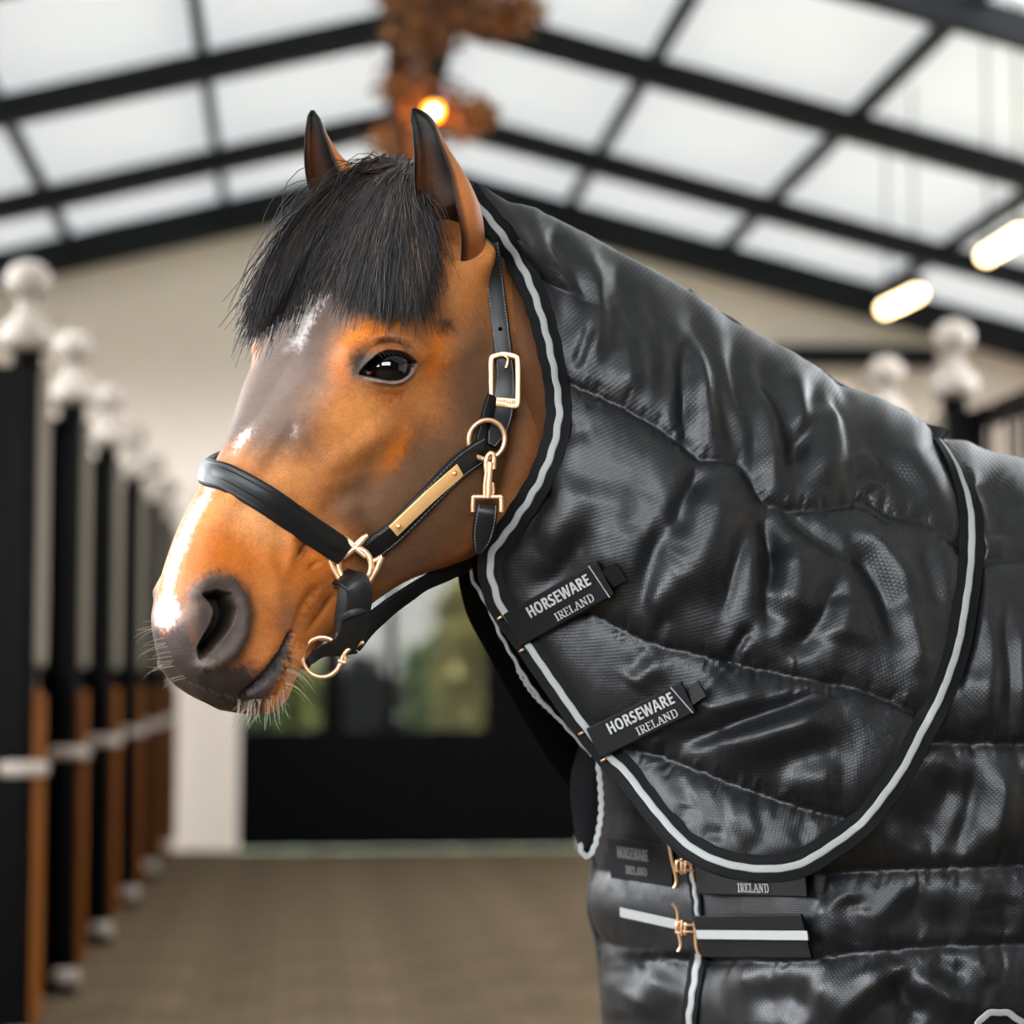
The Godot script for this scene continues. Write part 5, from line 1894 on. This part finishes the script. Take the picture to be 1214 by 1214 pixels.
	slab("strap_stripe", q, 2.5 * U, M.tape, t)
	for e in [[[793, 1001, 797, 1022, 802, 1044, 799, 1053], [818, 1016, 821, 1036, 825, 1056, 829, 1059], 1027], [[797, 1071, 803, 1080, 804, 1104, 807, 1120, 804, 1128], [829, 1081, 824, 1082, 824, 1104, 826, 1126, 831, 1134], 1100]]:
		for k in 2:
			var line := smooth2(pts2(e[k]), 14)
			var w := PackedVector3Array()
			for c in line:
				w.append(at(c.x, c.y, field_mean(zrug, 812, e[2], 8.0) + 16.0))
			m = Mesher.new()
			m.tube(w, PackedFloat32Array([2.0 * U]), 8)
			obj("buckle_bar", m.mesh(), M.brass, t)
		var zc := field_mean(zrug, 812, e[2], 8.0) + 16.0
		for s in [[802, -6, 808, -7], [801, 5, 808, 6], [808, -9, 808, 9], [808, -4, 822, -3], [808, 4, 823, 5], [813, -6, 812, 8], [802, -6, 802, 6]]:
			m = Mesher.new()
			m.tube(PackedVector3Array([at(s[0], e[2] + s[1], zc), at((s[0] + s[2]) / 2.0, e[2] + (s[1] + s[3]) / 2.0, zc + 2), at(s[2], e[2] + s[3], zc)]), PackedFloat32Array([1.8 * U]), 8)
			obj("buckle_hook", m.mesh(), M.brass, t)
	# bound edge of the leg strap patch at the lower right
	var line := smooth2(pts2([1156, 1240, 1160, 1214, 1170, 1203, 1188, 1200, 1204, 1206, 1214, 1218, 1216, 1240]), 40)
	edge_tape(line, zrug, 8.0, "leg_strap_edge", M.tape, t, 8.0, 0.9)

# ---------------------------------------------------------------- the leather headcollar
func on_head(x: float, y: float, lift: float) -> Vector3:
	var z := field_mean(zhead, x, y, 5.0)
	return Vector3(x, y, z + lift)

# a leather strap: [x, y, lift] points lying on the head, or [x, y, z, 1] for a free point in depth
func head_strap(parent: Node, called: String, keys: Array, widths: Array, thick: float, m: Material, tilt: Array = [], crown := 0.3) -> Array:
	var pts := PackedVector3Array()
	var nrm := PackedVector3Array()
	for k in keys.size():
		var e: Array = keys[k]
		var q := Vector3(e[0], e[1], e[2]) if e.size() > 3 else on_head(e[0], e[1], e[2])
		pts.append(at(q.x, q.y, q.z))
		if tilt.size():
			nrm.append(cam_b * Vector3(tilt[k][0], tilt[k][1], tilt[k][2]).normalized())
		else:
			nrm.append(field_normal(zhead, e[0], e[1], 12.0))
	var n := 48
	var p := smooth3(pts, n)
	var nn := smooth3(nrm, n)
	var w := PackedFloat32Array()
	for k in n:
		nn[k] = nn[k].normalized()
		w.append(key(widths, (widths.size() - 1.0) * k / (n - 1.0)) * U)
	var s := Mesher.new()
	s.strap(p, nn, w, thick * U, crown)
	var o := obj(called, s.mesh(), m, parent)
	return [p, nn, w, o]

func stitches(parent: Node, line: Array, side: float, thick: float, inset := 3.0, m: Material = null) -> void:
	var p: PackedVector3Array = line[0]
	var nn: PackedVector3Array = line[1]
	var w: PackedFloat32Array = line[2]
	var s := Mesher.new()
	var run := 0.0
	var q := PackedVector3Array()
	for k in p.size():
		var t := (p[mini(k + 1, p.size() - 1)] - p[maxi(k - 1, 0)]).normalized()
		var x := t.cross(nn[k]).normalized()
		q.append(p[k] + x * side * maxf(w[k] * 0.5 - inset * U, 0.0) + nn[k] * (thick * 0.5 + 0.25) * U)
	var dense := smooth3(q, 400)
	var total := 0.0
	for k in 399: total += dense[k].distance_to(dense[k + 1])
	var count := int(total / (3.2 * U))
	for k in count:
		var a := dense[clampi(int(399.0 * k / count), 0, 399)]
		var b := dense[clampi(int(399.0 * (k + 0.6) / count), 0, 399)]
		s.tube(PackedVector3Array([a, b]), PackedFloat32Array([0.5 * U]), 5)
	var o := obj("stitching", s.mesh(), m if m else M.stitch, parent)
	o.set_meta("kind", "stuff")

func ring_mesh(c: Vector3, a: Vector3, b: Vector3, tube: float, n := 40) -> ArrayMesh:   # an oval ring round c with half axes a and b
	var p := PackedVector3Array()
	for k in n:
		var th := TAU * k / n
		p.append(c + a * cos(th) + b * sin(th))
	var s := Mesher.new()
	s.tube(p, PackedFloat32Array([tube]), 12, true)
	return s.mesh()

func rod(parent: Node, called: String, flat: Array, zz: float, r: float, m: Material, samples := 16) -> MeshInstance3D:
	var line := smooth2(pts2(flat), samples)
	var p := PackedVector3Array()
	for q in line:
		p.append(at(q.x, q.y, zz))
	var s := Mesher.new()
	s.tube(p, PackedFloat32Array([r * U]), 12)
	return obj(called, s.mesh(), m, parent)

func build_headcollar() -> void:
	var t := thing("headcollar", "black leather headcollar with rose gold fittings worn on the bay horse's head", "headcollar")
	# noseband
	var mz := sag_z(255)
	var nb := head_strap(t, "noseband", [[292, 541, mz - 150, 1], [262, 549, mz - 92, 1], [244, 557, mz - 40, 1], [250, 561, mz + 6, 1], [270, 567, 7], [315, 592, 6], [363, 625, 6], [408, 655, 5]], [30, 30, 30, 31, 31, 32, 32, 31], 8.0, M.leather,
		[[-0.9, 0.15, -0.5], [-1, 0.2, -0.1], [-0.9, 0.3, 0.35], [-0.72, 0.35, 0.65], [-0.5, 0.3, 0.9], [-0.35, 0.25, 1], [-0.2, 0.2, 1], [-0.1, 0.15, 1]], 0.9)
	for s in [-1.0, 1.0]:
		stitches(t, nb, s, 8.0, 3.0, M.thread)
	var pad := head_strap(t, "noseband_raised_centre", [[246, 555, mz - 30, 1], [253, 559, mz + 13, 1], [272, 565, 13], [315, 589, 12], [363, 622, 12], [398, 647, 10]], [13, 14, 14, 15, 15, 13], 6.0, M.leather,
		[[-0.9, 0.3, 0.35], [-0.72, 0.35, 0.65], [-0.5, 0.3, 0.9], [-0.35, 0.25, 1], [-0.2, 0.2, 1], [-0.1, 0.15, 1]], 0.8)
	# cheek strap with its plate
	var cs := head_strap(t, "cheek_strap", [[437, 655, 6], [448, 646, 7], [468, 630, 6], [506, 592, 6], [541, 556, 7], [562, 540, 8], [576, 531, 8]], [27, 28, 27, 27, 28, 29, 28], 5.0, M.leather, [], 0.3)
	for s in [-1.0, 1.0]:
		stitches(t, cs, s, 5.0, 2.6)
	var plate := head_strap(t, "name_plate", [[466, 630, 10.5], [506, 592, 10.5], [545, 557, 10.5]], [17, 17, 17], 3.0, M.plate, [], 0.05)
	for q in [[473, 624], [539, 561]]:
		var s := Mesher.new()
		var o := on_head(q[0], q[1], 13.0)
		s.ball(at(o.x, o.y, o.z), Vector3.ONE * 3.4 * U, 10, 14)
		obj("screw", s.mesh(), M.brass, plate[3])
	# the three-way fitting at the end of the noseband
	var zf := on_head(421, 668, 0).z + 19.0
	var f := Node3D.new()
	place(f, "nose_ring", t)
	f.set_meta("label", "rose gold ring fitting")
	var c := at(421, 671, zf)
	obj("ring", ring_mesh(c, cam_b * Vector3(18.5 * U, 0, 3 * U), cam_b * Vector3(0, 20.0 * U, 0), 3.6 * U), M.brass, f)
	for e in [[388, 660, 396, 676, 406, 692, 412, 695], [453, 660, 447, 674, 438, 689, 432, 693], [409, 639, 416, 646, 424, 652, 434, 660], [433, 637, 425, 646, 418, 652, 407, 661], [388, 660, 396, 664, 402, 666], [453, 660, 446, 664, 440, 666], [407, 637, 412, 640, 420, 646], [436, 635, 430, 638, 422, 645]]:
		rod(f, "arm", e, zf + 1.0, 3.2, M.brass)
	# chin strap: hangs from the ring, runs under the jaw
	head_strap(t, "chin_loop", [[404, 684, zf - 4, 1], [414, 686, zf + 10, 1], [424, 694, zf + 15, 1], [426, 716, zf + 12, 1], [420, 740, zf + 4, 1], [412, 760, zf - 6, 1], [400, 768, zf - 16, 1]], [27, 28, 29, 28, 27, 25, 22], 4.5, M.leather,
		[[-0.5, 0.8, 0.4], [0, 0.7, 0.7], [0.25, 0.2, 1], [0.2, 0, 1], [0.1, -0.1, 1], [-0.1, -0.4, 1], [-0.3, -0.8, 0.8]], 0.3)
	head_strap(t, "chin_loop_back", [[414, 690, zf - 8, 1], [411, 712, zf - 8, 1], [410, 738, zf - 10, 1], [416, 758, zf - 10, 1]], [22, 23, 25, 24], 4.0, M.leather, [[-0.3, 0, 1], [-0.3, 0, 1], [-0.2, 0, 1], [0, 0, 1]], 0.3)
	head_strap(t, "chin_keeper", [[404, 733, zf + 8, 1], [417, 727, zf + 13, 1], [434, 722, zf + 9, 1]], [9, 9, 9], 4.0, M.leather, [[-0.2, 0, 1], [0, 0, 1], [0.2, 0, 1]], 0.3)
	var js := head_strap(t, "jaw_strap", [[418, 764, zf - 14, 1], [434, 744, zf - 26, 1], [462, 720, zf - 60, 1], [486, 703, zf - 95, 1], [506, 690, zf - 122, 1], [530, 678, zf - 150, 1], [556, 664, zf - 180, 1]], [24, 25, 24, 22, 20, 24, 26], 6.0, M.leather, [[0.3, -0.2, 1], [0.4, -0.3, 1], [0.5, -0.4, 1], [0.5, -0.4, 1], [0.5, -0.4, 1], [0.5, -0.4, 1], [0.5, -0.4, 1]], 0.6)
	stitches(t, js, 0.55, 6.0, 3.0)
	stitches(t, js, -0.55, 6.0, 3.0)
	head_strap(t, "jaw_strap_lining", [[363, 792, zf - 16, 1], [366, 783, zf - 22, 1], [381, 772, zf - 30, 1], [400, 770, zf - 24, 1], [420, 766, zf - 16, 1]], [11, 13, 16, 18, 20], 4.0, M.leather, [[-0.6, -0.2, 1], [-0.4, -0.4, 1], [-0.2, -0.6, 1], [-0.1, -0.6, 1], [0, -0.5, 1]], 0.3)
	var ch := Node3D.new()
	place(ch, "chin_buckle", t)
	ch.set_meta("label", "round rose gold chin buckle")
	var arc: Array = []
	for k in 22:
		var th := deg_to_rad(lerpf(300.0, 20.0, k / 21.0))
		arc.append(382.0 + 23.0 * cos(th)); arc.append(779.0 + 23.5 * sin(th) * 1.0)
	rod(ch, "ring", arc, zf - 10.0, 2.6, M.brass, 44)
	rod(ch, "bar", [394, 760, 388, 757, 378, 758], zf - 20.0, 2.4, M.brass)
	rod(ch, "bar", [404, 788, 406, 780, 412, 771, 424, 764, 431, 761], zf - 10.0, 2.6, M.brass)
	rod(ch, "prong", [401, 783, 410, 785, 408, 775], zf - 8.0, 2.0, M.brass)
	# crown strap with its buckle
	var cw := head_strap(t, "crown_strap", [[574, 252, 4], [580, 282, 6], [586, 330, 6], [591, 372, 7], [595, 405, 8], [598, 430, 10], [599, 455, 10], [596, 484, 9], [590, 508, 14], [583, 528, 20]], [21, 21, 22, 22, 22, 22, 24, 27, 25, 11], 5.0, M.leather, [[-0.1, 0.2, 1], [0, 0.2, 1], [0, 0.15, 1], [0.05, 0.1, 1], [0.05, 0.1, 1], [0.05, 0.1, 1], [0.05, 0.1, 1], [0.05, 0, 1], [0.05, 0, 1], [0.05, 0, 1]], 0.25)
	for s in [-1.0, 1.0]:
		stitches(t, cw, s, 5.0, 2.4)
	head_strap(t, "crown_strap_turnback", [[584, 470, 3], [578, 492, 4], [574, 510, 6], [570, 524, 8]], [16, 17, 17, 16], 5.0, M.leather, [], 0.25)
	for q in [[593, 390], [595.5, 410], [600, 461]]:
		var s := Mesher.new()
		var o := on_head(q[0], q[1], 10.0)
		s.ball(at(o.x, o.y, o.z), Vector3(2.6, 2.6, 1.5) * U, 8, 12)
		obj("hole", s.mesh(), mat(2, 2, 2, 0.9, 0, 0.1), t)
	var zb := on_head(598, 450, 0).z + 16.0
	var bk := Node3D.new()
	place(bk, "crown_buckle", t)
	bk.set_meta("label", "rose gold frame buckle")
	var fr := PackedVector3Array()
	var frn := PackedVector3Array()
	var outline := pts2([585, 420, 598, 417.5, 612, 421, 615, 426, 615.5, 452, 615, 478, 612, 484, 598, 482.5, 585, 480, 581, 475, 580.5, 450, 581, 425])
	var m := outline.size()
	for k in m * 4:
		var i := int(k / 4.0)
		var q: Vector2 = cr(outline[(i + m - 1) % m], outline[i], outline[(i + 1) % m], outline[(i + 2) % m], (k % 4) / 4.0)
		var inside := q.lerp(Vector2(598, 450), 0.08)
		fr.append(at(inside.x, inside.y, zb))
		frn.append(cam_b.z)
	var sm := Mesher.new()
	sm.strap(fr, frn, PackedFloat32Array([6.5 * U]), 5.0 * U, 0.4, true)
	obj("frame", sm.mesh(), M.brass, bk)
	slab("frame_bar", [at(584, 470, zb + 0.6), at(584, 482, zb + 0.6), at(613, 484.5, zb + 0.6), at(613, 472.5, zb + 0.6)], 5.0 * U, M.brass, bk)
	rod(bk, "prong", [597, 421, 602, 426, 600, 436], zb + 2.0, 2.0, M.brass)
	letters("HORSEWARE", true, 6.0, 25.0, at(598.5, 477.4, zb + 3.6), Basis(cam_b * Vector3(0.995, -0.08, 0), cam_b * Vector3(0.08, 0.995, 0), cam_b.z), bk, mat(60, 40, 26, 0.6))
	# round ring, snap hook and throat strap
	var zr := on_head(577, 521, 0).z + 17.0
	obj("cheek_ring", ring_mesh(at(577, 521, zr), cam_b * Vector3(21.0 * U, 1.0 * U, -4 * U), cam_b * Vector3(0, 22.5 * U, 0), 2.9 * U), M.brass, t)
	var sn := Node3D.new()
	place(sn, "snap_hook", t)
	sn.set_meta("label", "rose gold snap hook")
	var zs := zr + 6.0
	rod(sn, "hook", [577, 560, 576, 550, 578, 541, 582, 537, 585.5, 541, 585, 556], zs, 3.0, M.brass)
	rod(sn, "body", [582, 548, 580, 568, 579, 590], zs + 1.0, 3.6, M.brass)
	rod(sn, "body", [577, 556, 574.5, 574, 574, 590], zs - 1.0, 2.0, M.brass)
	rod(sn, "body", [584, 572, 585, 582, 584, 590], zs - 1.0, 2.0, M.brass)
	for e in [[560, 589, 578, 589, 595, 589], [561, 588, 560.5, 598, 560.5, 607], [594, 588, 594.5, 598, 594.5, 607]]:
		rod(sn, "frame", e, zs, 2.8, M.brass, 4)
	var ts := head_strap(t, "throat_strap", [[578, 601, zs - 1, 1], [577, 608, zs + 3, 1], [574, 624, zs - 2, 1], [571, 640, zs - 8, 1], [567, 655, zs - 14, 1]], [24, 25, 26, 22, 9], 6.0, M.leather, [[0, 0.5, 1], [0.1, 0.2, 1], [0.1, -0.1, 1], [0.1, -0.2, 1], [0.1, -0.2, 1]], 0.3)
	for s in [-1.0, 1.0]:
		stitches(t, ts, s, 6.0, 2.6)
